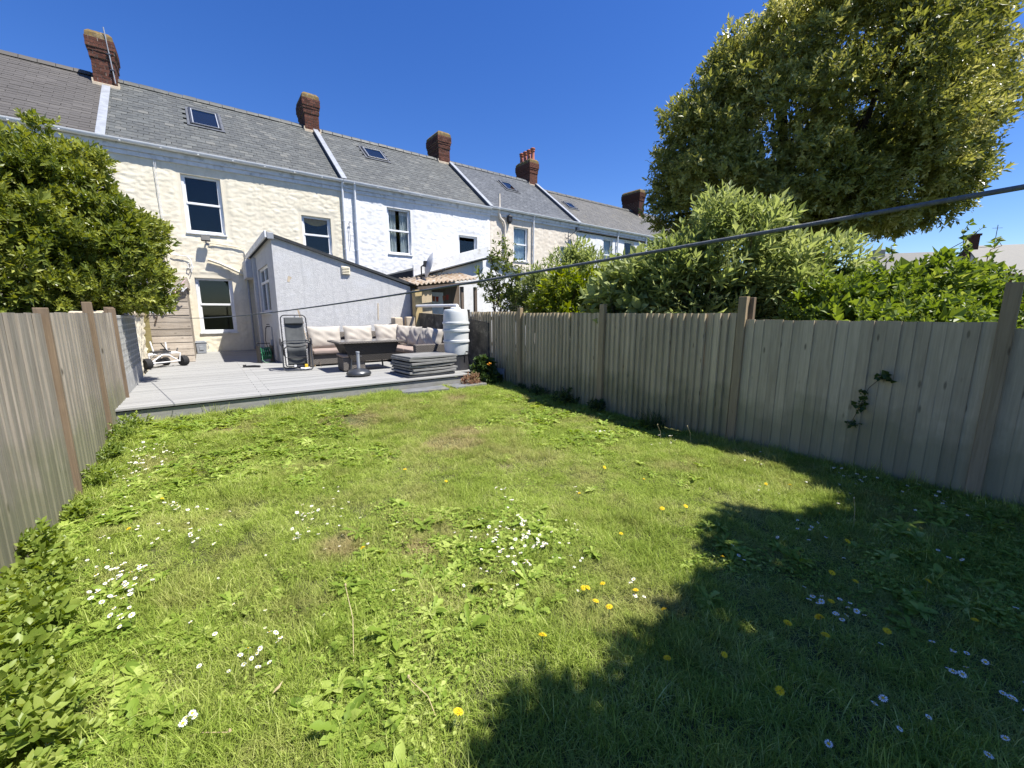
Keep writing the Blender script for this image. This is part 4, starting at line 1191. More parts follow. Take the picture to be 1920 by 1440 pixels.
cz = DZ + .42 + .27
cushion('beige back cushion next to the sofa arm by the recliner', (2.62, 11.97, cz + .01), .86, .62, .24, (rad(-14), 0, .02), 1)
cushion('beige back cushion directly behind the rattan table, second from the recliner', (3.52, 11.98, cz + .02), .80, .60, .22, (rad(-14), 0, -.03), 2)
cushion('beige back cushion under the pale streak on the grey wall, third along the sofa', (4.36, 11.97, cz + .04), .74, .62, .22, (rad(-12), 0, .02), 3)
cushion('crumpled beige cushion wedged in the corner of the sofa', (4.82, 11.72, cz + .03), .58, .56, .22, (rad(-12), .06, rad(-45)), 4)
cushion('beige cushion leaning beside the sofa corner, fifth along the sofa', (4.86, 11.15, cz + .01), .62, .58, .22, (rad(-16), 0, rad(-84)), 5)
cushion('beige cushion between the leaning one and the buttoned end one', (4.88, 10.55, cz), .58, .56, .2, (rad(-18), -.05, rad(-92)), 6)
cushion('rumpled beige cushion against the sofa arm by the water butt', (4.86, 9.95, cz), .60, .56, .24, (rad(-16), .08, rad(-68)), 7)

tb = thing('rattan_table', 'dark rattan garden table with glass top in front of the sofa', 'table', (3.1, 10.15, DZ))
TX0, TX1, TY0, TY1, TZ = 2.38, 3.92, 9.62, 10.66, DZ + .70
m = MB(); m.bx(TX0, TX1, TY0, TY1, TZ - .04, TZ); m.build('table_top', M['rattan_g'], tb, bevel=.012)
m = MB(); m.bx(TX0 + .05, TX1 - .05, TY0 + .05, TY1 - .05, TZ + .001, TZ + .008); m.build('glass_sheet', pm('grey_glass_sheet', (.10, .10, .10, 1), None, 3, .06, .6), tb)
m = MB(); m.hexa([(TX0 + .30, TY0 + .14, DZ + .24), (TX1 - .24, TY0 + .14, DZ + .24), (TX1 - .24, TY1 - .14, DZ + .24), (TX0 + .30, TY1 - .14, DZ + .24), (TX0 + .12, TY0 + .07, TZ - .042), (TX1 - .12, TY0 + .07, TZ - .042), (TX1 - .12, TY1 - .07, TZ - .042), (TX0 + .12, TY1 - .07, TZ - .042)]); m.build('panel', M['rattan'], tb, bevel=.01)
for x, y, sx, sy in ((TX0 + .24, TY0 + .13, -1, -1), (TX1 - .22, TY0 + .13, 1, -1), (TX1 - .22, TY1 - .13, 1, 1), (TX0 + .24, TY1 - .13, -1, 1)):
    m = MB(); m.tube([(x, y, TZ - .1), (x - sx * .06, y - sy * .02, DZ + .3), (x - sx * .02, y + sy * .02, DZ)], .022, 8); m.build('leg', M['steel'], tb, smooth=True)
st = thing('footstool', 'brown rattan footstool with flat cushion tucked under the table', 'stool', (2.75, 9.9, DZ))
m = MB(); m.bx(2.50, 3.0, 9.80, 10.3, DZ + .03, DZ + .33); m.build('base', M['rattan_g'], st, bevel=.015)
m = MB(); m.bx(2.48, 3.02, 9.78, 10.32, DZ + .333, DZ + .41); m.build('cushion', M['cushion_pink'], st, bevel=.03)
m = MB()
for x, y in ((2.52, 9.82), (2.93, 9.82), (2.52, 10.23), (2.93, 10.23)): m.bx(x, x + .05, y, y + .05, DZ, DZ + .03)
m.build('feet', M['blackplastic'], st)

pb = thing('parasol_base', 'round dark grey parasol base with upright tube on the decking', 'parasol base', (2.62, 9.05, DZ))
m = MB(); m.lathe([(.24, .02), (.255, .035), (.26, .06), (.245, .09), (.19, .135), (.11, .16), (.05, .168), (.03, .17)], (2.62, 9.05, DZ), 40); m.build('base', M['steel'], pb, smooth=True)
m = MB(); m.lathe([(.034, .17), (.034, .50), (.040, .502), (.040, .53), (.03, .532)], (2.62, 9.05, DZ), 18); m.build('tube', M['greyplastic'], pb, smooth=True)
m = MB(); m.tube([(2.655, 9.05, DZ + .42), (2.70, 9.05, DZ + .42)], .018, 8); m.build('knob', M['blackplastic'], pb)
m = MB()
for i in range(4): m.box((2.62 + .2 * math.cos(i * 1.57 + .7), 9.05 + .2 * math.sin(i * 1.57 + .7), DZ + .01), (.04, .04, .02))
m.build('feet', M['blackplastic'], pb)

# reclining chair, folded upright
rc = thing('recliner_chair', 'dark grey laced garden recliner standing upright by the extension corner', 'chair', (1.74, 10.92, DZ), rad(-6), local=True)
def rrect(x, z0, z1, y0, y1, r=.07, n=6):
    """rounded tall loop leaning from (y0,z0) to (y1,z1)"""
    pts = []
    f = lambda z: y0 + (y1 - y0) * (z - z0) / (z1 - z0)
    for cx, cz, a0 in ((x - r, z1 - r, 0), (-x + r, z1 - r, 90), (-x + r, z0 + r, 180), (x - r, z0 + r, 270)):
        for i in range(n + 1):
            a = rad(a0 + 90 * i / n); z = cz + r * math.sin(a); pts.append((cx + r * math.cos(a), f(z), z))
    return pts
m = MB(); m.tube(rrect(.27, .30, 1.30, -.02, .28, .09), .014, 8, closed=True); m.build('back_frame', M['blackplastic'], rc, smooth=True)
m = MB(); m.tube(rrect(.31, .02, .66, -.24, -.05, .07), .013, 8, closed=True); m.build('front_leg_frame', M['steel'], rc, smooth=True)
m = MB(); m.tube(rrect(.29, .015, .70, .34, .02, .06), .013, 8, closed=True); m.build('rear_leg_frame', M['steel'], rc, smooth=True)
m = MB(); m.tube(rrect(.25, .10, .56, -.10, -.02, .05), .013, 8, closed=True); m.build('seat_frame', M['blackplastic'], rc, smooth=True)
M['sling'] = pm('grey_sling_mesh', (.085, .09, .092, 1), (.065, .07, .072, 1), 8, .8, .25, .3, 300, .002)
n = 24; vs = []
for i in range(n + 1):
    f = i / n; z = .12 + 1.12 * f; y = -.09 + .02 * math.sin(f * 3) + (.07 if z < .5 else .07 + .30 * (z - .5)) - .07 * math.exp(-((z - .5) / .12) ** 2)
    for j in range(9):
        u = j / 8 * 2 - 1; vs.append((u * .205, y + .035 * (1 - u * u), z))
m = MB(); m.add(vs, [(i * 9 + j, i * 9 + j + 1, (i + 1) * 9 + j + 1, (i + 1) * 9 + j) for i in range(n) for j in range(8)]); o = m.build('sling', M['sling'], rc, smooth=True); s = o.modifiers.new('thickness', 'SOLIDIFY'); s.thickness = .006
m = MB(); m.box((0, .17, 1.17), (.40, .05, .16), (rad(-16), 0, 0)); m.build('headrest', M['sling'], rc, bevel=.02)
for sx in (-1, 1):
    m = MB(); pts = []
    for i in range(27):
        z = .6 + .5 * i / 26; pts.append((sx * (.205 if i % 2 else .262), .02 + .30 * (z - .5), z))
    m.tube(pts, .006, 5)
    pts = []
    for i in range(19):
        z = .14 + .36 * i / 18; pts.append((sx * (.205 if i % 2 else .245), -.06 + .05 * (z - .14), z))
    m.tube(pts, .006, 5); m.build('lacing', M['upvc'], rc)
    m = MB(); m.tube([(sx * .32, -.14, .60), (sx * .325, -.10, .69), (sx * .325, .06, .74), (sx * .32, .18, .73)], [.014, .022, .022, .014], 8); m.box((sx * .318, -.06, .655), (.05, .09, .07)); m.build('armrest', M['blackplastic'], rc, smooth=True)
m = MB(); m.box((.17, -.2, .10), (.07, .05, .10)); tag(m.build('yellow_tag', pm('yellow_plastic', (.62, .42, .03, 1)), rc, bevel=.01), 'yellow plastic clip at the foot of the recliner')
m = MB(); m.tube([(.05, -.20, .055), (.14, -.25, .05), (.24, -.24, .06)], .022, 8); m.box((-.06, -.18, .12), (.05, .05, .04)); m.build('foot_bar', M['upvc'], rc)

ps = thing('broom_handle', 'thin wooden pole leaning on the grey wall behind the recliner', 'pole', (2.1, 11.7, DZ))
m = MB(); m.tube([(2.2, 11.3, DZ), (2.1, 12.50, 1.85)], .012, 8); m.build('shaft', M['post'], ps)
m = MB(); m.tube([(2.32, 11.2, DZ), (2.13, 12.5, 1.80)], .007, 6); m.build('cane', M['darkwood'], ps)

# stack of grey deck tiles
M['tile'] = pm('grey_composite_panel', (.20, .20, .195, 1), (.15, .15, .147, 1), 5, .75, .3, .2, 30, .004, rand=.14, dirt=(.27, .26, .24, 1))
z = DZ
for i in range(7):
    th = .046 + R.uniform(-.004, .004); m = MB()
    w_, d_ = 1.12 + R.uniform(-.04, .05), .98 + R.uniform(-.04, .04)
    n = 8; vs = []
    for s in (0, 1):
        for a in range(n + 1):
            for b in (0, 1):
                u = a / n - .5; sagz = .022 * (u * 2) ** 2 * R.choice((1, .8, 1.1)) * (1 if i % 2 else -.35) if i in (1, 3, 5) else 0
                vs.append((u * w_, (b - .5) * d_, s * th + sagz * (.6 if b else 1)))
    k = 2 * (n + 1); fs = []
    for a in range(n): fs += [(2 * a, 2 * a + 1, 2 * a + 3, 2 * a + 2), (k + 2 * a, k + 2 * a + 2, k + 2 * a + 3, k + 2 * a + 1), (2 * a, 2 * a + 2, k + 2 * a + 2, k + 2 * a), (2 * a + 1, k + 2 * a + 1, k + 2 * a + 3, 2 * a + 3)]
    fs += [(0, k, k + 1, 1), (2 * n, 2 * n + 1, k + 2 * n + 1, k + 2 * n)]
    m.add(vs, fs)
    o = m.build('deck_panel', M['tile'], None, org=(0, 0, 0), bevel=.006)
    o.location = (3.93 + R.uniform(-.05, .05), 8.56 + R.uniform(-.04, .04), z); o.rotation_euler = (R.gauss(0, .008), R.gauss(0, .01), .05 + R.gauss(0, .035))
    lab = ['lowest grey panel of the stack on the deck corner', 'second grey panel from the bottom of the stack on the deck corner', 'third grey panel from the bottom of the stack on the deck corner', 'middle grey panel of the stack of seven on the deck corner', 'third grey panel from the top of the stack on the deck corner', 'second grey panel from the top of the stack on the deck corner', 'topmost flat grey panel of the stack on the deck corner'][i]
    tag(o, lab, 'panel', 'stack of grey panels on the deck')
    z += th + .014 + (.012 if i in (1, 3) else 0)

# water butt
wb = thing('water_butt', 'pale blue-grey ribbed plastic water butt on a black stand by the fence', 'water butt', (4.88, 8.75, DZ))
prof = [(.262, 0), (.275, .012), (.286, .10), (.292, .2), (.294, .27), (.318, .275), (.32, .315), (.298, .325), (.300, .42), (.302, .50), (.324, .505), (.326, .545), (.304, .555), (.304, .66), (.324, .665), (.326, .705), (.302, .715), (.300, .76), (.294, .85), (.285, .92), (.275, .96), (.255, .978), (.10, .99), (.02, .992)]
m = MB(); m.lathe([(r, z_ * 1.10) for r, z_ in prof], (4.88, 8.75, DZ + .36), 40); m.build('barrel', pm('blue_grey_plastic', (.60, .615, .62, 1), (.54, .555, .56, 1), 3, .45, .4, dirt=(.38, .45, .46, 1), dscale=3), wb, smooth=True)
m = MB(); m.lathe([(.31, 0), (.30, .02), (.27, .34), (.28, .355)], (4.88, 8.75, DZ), 24); m.build('stand', M['blackplastic'], wb, smooth=True)
m = MB(); m.tube([(4.98, 8.47, DZ + .44), (5.0, 8.40, DZ + .44), (5.0, 8.39, DZ + .40)], .018, 8); m.build('tap', M['blackplastic'], wb)
m = MB(); m.lathe([(.12, 0), (.12, .03), (.09, .045)], (4.88, 8.75, DZ + 1.445), 20); m.build('lid', M['upvc'], wb, smooth=True)
dp = thing('rainwater_pipe', 'white rainwater pipe running from the extension to the water butt', 'pipe', (5.2, 10.5, 1.9))
m = MB(); m.tube([(5.46, 12.3, 2.42), (5.46, 12.3, 1.98), (5.43, 12.2, 1.95), (5.0, 8.9, 1.91), (4.94, 8.78, 1.90), (4.94, 8.75, 1.82)], .042, 12); m.build('pipe', M['upvc'], dp, smooth=True)

# wheeled white-framed kart
kt = thing('buggy_kart', 'small four-wheeled kart with white tubular frame on the decking', 'kart', (-.86, 13.42, DZ), rad(36), local=True)
M['whitemetal'] = pm('white_powder_coat', (.74, .74, .75, 1), (.66, .66, .67, 1), 5, .35, .5)
def wheel(x, y, r, w, rz):
    m = MB(); prof = [(r * .55, -w / 2), (r * .9, -w / 2), (r, -w * .28), (r, w * .28), (r * .9, w / 2), (r * .55, w / 2)]
    m.lathe(prof, (0, 0, 0), 22, rot=(0, rad(90), rz)); a = m.build('tyre', M['rubber'], kt, org=(0, 0, 0), smooth=True); a.location = (x, y, r)
    m = MB(); m.lathe([(.03, -w * .45), (r * .55, -w * .38), (r * .55, w * .38), (.03, w * .45)], (0, 0, 0), 14, rot=(0, rad(90), rz)); b = m.build('rim', M['greyplastic'], a, org=(0, 0, 0), smooth=True); b.location = (0, 0, 0)
for x, y, r, w in ((-.42, -.05, .135, .13), (.42, -.05, .135, .13), (-.30, .42, .11, .10), (.30, .42, .11, .10)): wheel(x, y, r, w, 0)
m = MB()
for s in (-1, 1):
    m.tube([(s * .34, -.03, .14), (s * .36, -.05, .34), (s * .30, .02, .37), (s * .08, .10, .36)], .016, 8)
    m.tube([(s * .34, -.02, .13), (s * .10, -.04, .30), (0, 0, .33)], .016, 8)
    m.tube([(s * .08, .10, .36), (s * .12, .42, .16)], .016, 8)
m.tube([(-.36, -.05, .34), (0, .03, .35), (.36, -.05, .34)], .014, 8); m.tube([(-.36, -.03, .135), (.36, -.03, .135)], .014, 8); m.tube([(-.28, .42, .11), (.28, .42, .11)], .014, 8); m.tube([(0, 0, .33), (0, .4, .14)], .018, 8)
m.build('frame', M['whitemetal'], kt, smooth=True)
m = MB(); m.box((-.02, .06, .40), (.38, .20, .03), (.1, 0, 0)); m.box((.18, .2, .44), (.16, .14, .03)); m.build('seat_plate', M['blackplastic'], kt, bevel=.01)
for s, l_ in ((-1, .28), (1, .24)):
    m = MB(); m.tube([(s * .15, .1, .38), (s * .17, .14, .38 + l_)], .017, 8); m.build('lever', M['whitemetal'], kt)
m = MB(); m.tube([(.1, .0, .4), (-.02, .02, .62)], .012, 6); m.tube([(.3, 0, .33), (.38, .05, .46)], .014, 6); m.tube([(-.3, .3, .2), (-.28, .3, .44)], .012, 6); m.box((0, .08, .16), (.26, .06, .14)); m.build('steering_rod', M['blackplastic'], kt)

# kitchen caddy
bn = thing('food_caddy', 'small grey lidded food caddy by the kitchen window', 'caddy', (-.12, 17.45, DZ), .1, local=True)
m = MB(); m.hexa([(-.13, -.10, 0), (.13, -.10, 0), (.13, .10, 0), (-.13, .10, 0), (-.155, -.13, .36), (.155, -.13, .36), (.155, .13, .36), (-.155, .13, .36)]); m.build('bin', M['greyplastic'], bn, bevel=.025)
m = MB(); m.bx(-.17, .17, -.145, .145, .362, .40); m.bx(-.12, .12, -.10, .10, .40, .43); m.build('lid', M['greyplastic'], bn, bevel=.015)
m = MB(); m.tube([(.16, 0, .34), (.20, 0, .30), (.20, 0, .16), (.16, 0, .12)], .010, 6); m.build('handle', M['greyplastic'], bn)
m = MB(); m.bx(-.06, .06, -.128, -.112, .12, .26); m.build('label_plate', M['lead'], bn, bevel=.01)

# hose reel and tap
hr = thing('hose_reel', 'coiled green hose on a black reel under the outside tap', 'hose reel', (1.32, 13.15, DZ), rad(15), local=True)
M['hose'] = pm('green_hose', (.015, .13, .06, 1), (.02, .17, .08, 1), 6, .45, .4)
m = MB(); pts = []
for i in range(9 * 24):
    a = i / 24 * 2 * math.pi; x = -.13 + .26 * abs(((i / (24 * 4.5)) % 2) - 1); r = .15 + .012 * (i // 108) + .01 * math.sin(i * .7)
    pts.append((x, .02 + r * .7 * math.cos(a), .25 + r * math.sin(a)))
m.tube(pts, .011, 6); m.tube([(-.13, -.1, .2), (-.15, -.15, .08), (-.1, -.19, .02), (.02, -.2, .015), (.1, -.16, .02)], .011, 6); m.build('hose', M['hose'], hr, smooth=True)
m = MB(); m.tube([(-.17, .02, .25), (.17, .02, .25)], .05, 12)
for s in (-1, 1): m.box((s * .17, .02, .24), (.02, .22, .44)); m.box((s * .17, .02, .01), (.035, .34, .02))
m.tube([(-.17, .1, .46), (-.17, .1, .52), (.17, .1, .52), (.17, .1, .46)], .012, 6); m.build('reel_frame', M['blackplastic'], hr, bevel=.006)
tp = thing('garden_tap', 'outside tap on a grey riser pipe by the extension wall', 'tap', (1.5, 13.5, DZ))
m = MB(); m.tube([(1.56, 13.45, DZ), (1.56, 13.45, DZ + .95), (1.50, 13.4, DZ + .98)], .016, 8); m.tube([(1.52, 13.35, DZ + .3), (1.52, 13.35, DZ + .62)], .035, 10); m.build('riser', M['greyplastic'], tp, smooth=True)
m = MB(); m.tube([(1.50, 13.4, DZ + .98), (1.42, 13.34, DZ + .98), (1.40, 13.32, DZ + .92)], .014, 8); m.box((1.47, 13.38, DZ + 1.04), (.08, .02, .02)); m.build('spout', M['blackplastic'], tp)
m = MB(); m.tube([(1.40, 13.32, DZ + .92), (1.36, 13.3, DZ + .6), (1.42, 13.25, DZ + .3), (1.36, 13.2, DZ + .25)], .009, 6); m.build('feed_hose', M['blackplastic'], tp)
m = MB(); m.tube([(.78, 12.2, DZ + .02), (.95, 12.1, DZ + .03), (1.05, 12.0, DZ + .025)], .03, 6); m.box((.74, 12.22, DZ + .035), (.07, .06, .06)); tag(m.build('hose_gun', M['blackplastic'], smooth=True), 'small black hose nozzle lying on the decking', 'hose nozzle')

# washing line, pegs and hanging sock airer
S = 40; p0, p1 = Vector((-1.22, 14.44, 1.78)), Vector((1.72, -3.40, 1.975))
q0, q1 = Vector((-1.22, 14.44, 1.78)), Vector((1.151, .07, 1.934))
pts = []
for i in range(S + 1):
    f = i / S; p = q0.lerp(q1, f); p.z -= 4 * .20 * f * (1 - f); pts.append(p)
d = (pts[-1] - pts[-3]).normalized()
for k in range(1, 8): pts.append(pts[S] + d * (.45 * k))
M['rope'] = pm('grey_braided_rope', (.085, .09, .10, 1), (.13, .14, .155, 1), 90, .7, .3, .6, 160, .003)
wl = thing('washing_line', 'dark grey rope washing line stretched across the whole garden', 'washing line', (0, 7, 0))
m = MB(); m.tube(pts, .0049, 10); m.build('rope', M['rope'], wl, smooth=True)
e = pts[-1]
wp = thing('washing_line_post', 'wooden post behind the viewer holding the washing line', 'post', (e.x, e.y, 0))
m = MB(); m.tube([(e.x, e.y, -.1), (e.x, e.y, e.z + .1)], .045, 10); m.build('pole', M['post'], wp)

sa = thing('sock_airer', 'pale plastic peg airer hanging from the line end beside the store', 'airer', (-1.0, 13.6, 1.8))
M['paleblue'] = pm('pale_blue_plastic', (.55, .68, .72, 1)); M['palepink'] = pm('pale_pink_plastic', (.70, .50, .52, 1))
m = MB(); m.tube([(-1.55, 13.2, 2.25), (-1.30, 13.4, 1.98), (-1.16, 13.5, 1.80)], .022, 8); m.tube([(-1.70, 13.1, 2.34), (-1.42, 13.25, 2.28)], .02, 6); m.tube([(-1.78, 13.0, 2.50), (-1.52, 13.1, 2.45)], .02, 6); m.build('arms', M['paleblue'], sa)
m = MB(); m.tube([(-1.16, 13.5, 1.80), (-.95, 13.8, 1.74), (-.6, 14.1, 1.75)], .006, 5); m.tube([(-1.1, 14.30, 1.95), (-.85, 14.35, 2.22), (-.6, 14.36, 2.30), (-.3, 14.38, 2.62)], .005, 5); m.build('cord', M['paleblue'], sa)
for i, (x, z_, a) in enumerate(((-.98, 2.14, .6), (-.86, 2.16, -.1), (-.70, 2.18, -.2), (-.60, 2.24, .5), (-.50, 2.28, .35), (-.36, 2.42, -.5), (-.30, 2.36, .9), (-.30, 2.56, .8))):
    m = MB(); m.box((0, 0, 0), (.018, .016, .16), (0, a, 0)); m.box((.012, 0, 0), (.014, .012, .15), (0, a - .25, 0)); o = m.build('peg', M['palepink'] if i % 3 == 1 else M['upvc'], sa, org=(0, 0, 0)); o.location = Vector((x, 14.34, z_)) - wloc(sa)
hk = thing('rusty_chain', 'dark rusty chain hanging on the planks of the store', 'chain', (-.9, 14.5, 1.9))
for i in range(16):
    f = i / 15; m = MB(); x, z_ = -.80 - .20 * f, 2.16 - .68 * f
    q = [(x + .012 * math.cos(a) * (1 if i % 2 else .3), 14.515 + .012 * math.cos(a) * (.3 if i % 2 else 1), z_ + .034 * math.sin(a)) for a in [k * math.pi / 4 for k in range(8)]]
    m.tube(q, .009, 5, closed=True); m.build('link', M['darkwood'], hk)

# ------------------------------------------------------------------ vegetation
def unit(a): return a / np.maximum(np.linalg.norm(a, axis=1, keepdims=True), 1e-9)


def leaves(P, D, N, L, W, fold=.25, droop=.12, stations=(.45,), widths=(1.,), rnd=None):
    """leaf blades at P along D with face normal N; returns verts, tri faces, rnd"""
    n = len(P); D = unit(D); S = unit(np.cross(D, N)); N = unit(np.cross(S, D))
    L = np.broadcast_to(L, (n,))[:, None]; W = np.broadcast_to(W, (n,))[:, None]
    k = len(stations)
    vs = [P]
    for t, w in zip(stations, widths):
        mid = P + D * L * t - N * L * droop * t * t
        vs.append(mid + S * W * w / 2 + N * W * fold * w)
        if k > 1: vs.append(mid)
        vs.append(mid - S * W * w / 2 + N * W * fold * w)
    vs.append(P + D * L - N * L * droop)
    m = len(vs); V = np.stack(vs, 1).reshape(-1, 3)
    F = []
    if k == 1: F = [(0, 1, 3), (0, 3, 2)]
    else:
        F += [(0, 1, 2), (0, 2, 3)]
        for i in range(k - 1):
            a = 1 + 3 * i; b = a + 3
            F += [(a, b, b + 1), (a, b + 1, a + 1), (a + 1, b + 1, b + 2), (a + 1, b + 2, a + 2)]
        a = 1 + 3 * (k - 1); F += [(a, m - 1, a + 1), (a + 1, m - 1, a + 2)]
    F = np.array(F)
    FF = (np.arange(n) * m)[:, None, None] + F[None]
    r = rng.random(n) if rnd is None else rnd
    return V, FF.reshape(-1, 3), np.repeat(r, len(F))


def merge(parts):
    V, F, Rn = [], [], []; b = 0
    for v, f, r in parts:
        V.append(v); F.append(f + b); Rn.append(r); b += len(v)
    return np.vstack(V), np.vstack(F), np.concatenate(Rn)


def shell_points(lobes, n, thick=.35, gap=0., gscale=1.4, seed=1, lump=.18):
    """points spread through the outer layer of a union of ellipsoids"""
    lobes = np.array(lobes, float); C_, Rr = lobes[:, :3], lobes[:, 3:6]
    area = (Rr[:, 0] * Rr[:, 1] + Rr[:, 1] * Rr[:, 2] + Rr[:, 0] * Rr[:, 2]); pr = area / area.sum()
    out, nor = [], []
    tot = 0
    while tot < n:
        k = rng.choice(len(lobes), n, p=pr)
        d = unit(rng.normal(size=(n, 3)))
        lum = 1 + lump * (fbm(d * 2.2 + C_[k] * 1.7, seed, 3) - .5) * 2
        r = lum * (1 - thick * np.abs(rng.normal(0, .45, n)).clip(0, 1.4))
        p = C_[k] + d * Rr[k] * r[:, None]
        ok = np.ones(n, bool)
        for j in range(len(lobes)):
            q = np.linalg.norm((p - C_[j]) / Rr[j], axis=1)
            ok &= (q > .62) | (k == j)
        if gap > 0: ok &= fbm(p * gscale, seed + 3, 3) > gap
        nn = unit(d / Rr[k])
        out.append(p[ok]); nor.append(nn[ok]); tot += ok.sum()
    return np.vstack(out)[:n], np.vstack(nor)[:n]


def clumped(lobes, nc, per, sigma, thick=.25, gap=0., gscale=1.4, seed=1, lump=.15):
    """points gathered in leafy clumps over the crown, with hollows between the clumps"""
    Pc, Nc = shell_points(lobes, nc, thick, gap, gscale, seed, lump)
    sg = sigma * rng.uniform(.65, 1.3, nc)
    Pc, Nc, sg = np.repeat(Pc, per, 0), np.repeat(Nc, per, 0), np.repeat(sg, per)
    d = unit(rng.normal(size=Pc.shape)); r = sg * rng.random(len(Pc)) ** .45
    return Pc + d * r[:, None] * np.array([1.1, 1.1, .75]), unit(d * .9 + Nc * .9)


def sprigs(P, Nn, per, slen, L, W, up=.4, spread=.9, jitter=.5, **kw):
    """leafy shoots: `per` leaves set spirally on a short twig at every point"""
    n = len(P)
    A = unit(Nn + np.array([0, 0, up]) + rng.normal(0, jitter, (n, 3)))
    B = unit(np.cross(A, rng.normal(size=(n, 3)))); Cc = np.cross(A, B)
    parts = []; rb = rng.random(n)
    ll = np.exp(rng.normal(0, .26, n))
    for i in range(per):
        f = (i + .5) / per; an = i * 2.4 + rng.uniform(0, .6, n)
        o = B * np.cos(an)[:, None] + Cc * np.sin(an)[:, None]
        sp = spread * (1.15 - .75 * f)
        d = unit(A + o * sp); nn = unit(A - o * .25 * sp + rng.normal(0, .25, (n, 3)))
        base = P + A * (slen * (f - .5))
        parts.append(leaves(base, d, nn, L * ll * (1.1 - .35 * f) * rng.uniform(.75, 1.15, n), W * ll * rng.uniform(.8, 1.15, n), rnd=np.clip(rb * .65 + .2 * f + rng.random(n) * .25, 0, 1), **kw))
    return merge(parts)


def crown(name, parent, VFR, mat, smooth=False):
    V, F, r = VFR
    org = V.mean(0); org[2] = V[:, 2].min()
    o = put(name, npmesh(name, V - org, F, mat, rnd=r, smooth=smooth), parent, org)
    return o


def limbs(m, p0, targets, r0, r1, seg=5, wob=.1, rr=None):
    rr = rr or R
    p0 = Vector(p0)
    for tg in targets:
        tg = Vector(tg); L = (tg - p0).length; pts, rs = [], []
        for i in range(seg + 1):
            f = i / seg; p = p0.lerp(tg, f); p.z += .12 * L * math.sin(math.pi * f) * .6
            if 0 < i: p += Vector((rr.gauss(0, 1), rr.gauss(0, 1), rr.gauss(0, 1))) * wob * L * .12 * (1 if i < seg else .3)
            pts.append(p); rs.append(r0 + (r1 - r0) * f ** .8)
        m.tube(pts, rs, 7)
    return m


M['bark'] = pm('grey_brown_bark', (.075, .06, .045, 1), (.04, .032, .025, 1), 10, .95, .1, .8, 25, .02, stretch=(1, 1, .3))
M['twig'] = pm('brown_twig', (.16, .12, .075, 1), (.10, .08, .05, 1), 10, .9, .1)
M['leaf_bush'] = leafmat('bay_leaf', [(.055, .085, .014, 1), (.125, .165, .026, 1), (.235, .27, .05, 1), (.44, .46, .11, 1)], .34, .36, .5)
M['leaf_tree'] = leafmat('evergreen_oak_leaf', [(.06, .078, .018, 1), (.15, .175, .04, 1), (.34, .355, .10, 1), (.66, .63, .28, 1)], .34, .36, .5, hue_noise=.5)
M['leaf_budd'] = leafmat('grey_green_leaf', [(.12, .165, .05, 1), (.21, .265, .085, 1), (.30, .355, .13, 1), (.44, .48, .24, 1)], .45, .55, .35)
M['leaf_lime'] = leafmat('yellow_green_leaf', [(.07, .11, .012, 1), (.12, .17, .02, 1), (.19, .24, .03, 1), (.28, .31, .05, 1)], .42, .45, .4)
M['leaf_mid'] = leafmat('mid_green_leaf', [(.08, .115, .022, 1), (.13, .175, .036, 1), (.19, .23, .055, 1), (.27, .30, .09, 1)], .4, .45, .4)
M['leaf_bram'] = leafmat('bramble_leaf', [(.07, .115, .018, 1), (.12, .18, .03, 1), (.19, .26, .05, 1), (.32, .36, .10, 1)], .42, .45, .4)
M['leaf_dark'] = leafmat('dark_green_leaf', [(.02, .045, .012, 1), (.035, .065, .016, 1), (.05, .085, .02, 1), (.09, .12, .03, 1)], .3, .4, .4)

# evergreen bush over the left fence
bu = thing('evergreen_bush', 'large dense glossy evergreen bush behind the left fence', 'bush', (-2.6, 10.7, 0))
LB = [(-2.75, 10.7, 2.55, 1.75, 1.9, 1.65), (-1.55, 10.4, 2.55, 1.0, 1.1, 1.1), (-1.75, 10.5, 3.75, .75, .8, .75), (-2.6, 10.4, 4.0, .8, .8, .6), (-1.05, 10.4, 3.1, .62, .8, .62),
      (-.95, 10.3, 2.25, .52, .75, .5), (-3.7, 10.2, 3.2, 1.2, 1.1, 1.1), (-2.4, 10.2, 3.2, 1.1, 1.1, 1.0), (-2.3, 10.0, 2.1, 1.2, .9, .7), (-1.82, 10.5, 4.58, .13, .13, .30), (-2.02, 10.5, 4.45, .12, .12, .28), (-1.35, 10.5, 4.2, .26, .26, .30), (-.62, 10.4, 2.72, .2, .25, .25)]
P, Nn = clumped(LB, 950, 17, .24, .45, 0, 1.7, 3, .10)
ok = ~((P[:, 2] < 1.78) & (P[:, 0] > -1.5)) & (P[:, 2] > .6)
P, Nn = P[ok], Nn[ok]
crown('crown', bu, sprigs(P, Nn, 8, .15, .105, .042, up=.55, spread=.95, jitter=.45, fold=.18, droop=.10), M['leaf_bush'])
m = MB(); limbs(m, (-2.7, 10.8, -.05), [(-2.9, 10.7, 1.6)], .11, .08); limbs(m, (-2.9, 10.7, 1.2), [c[:3] for c in LB[:8]], .06, .015); m.build('trunk', M['bark'], bu, smooth=True)

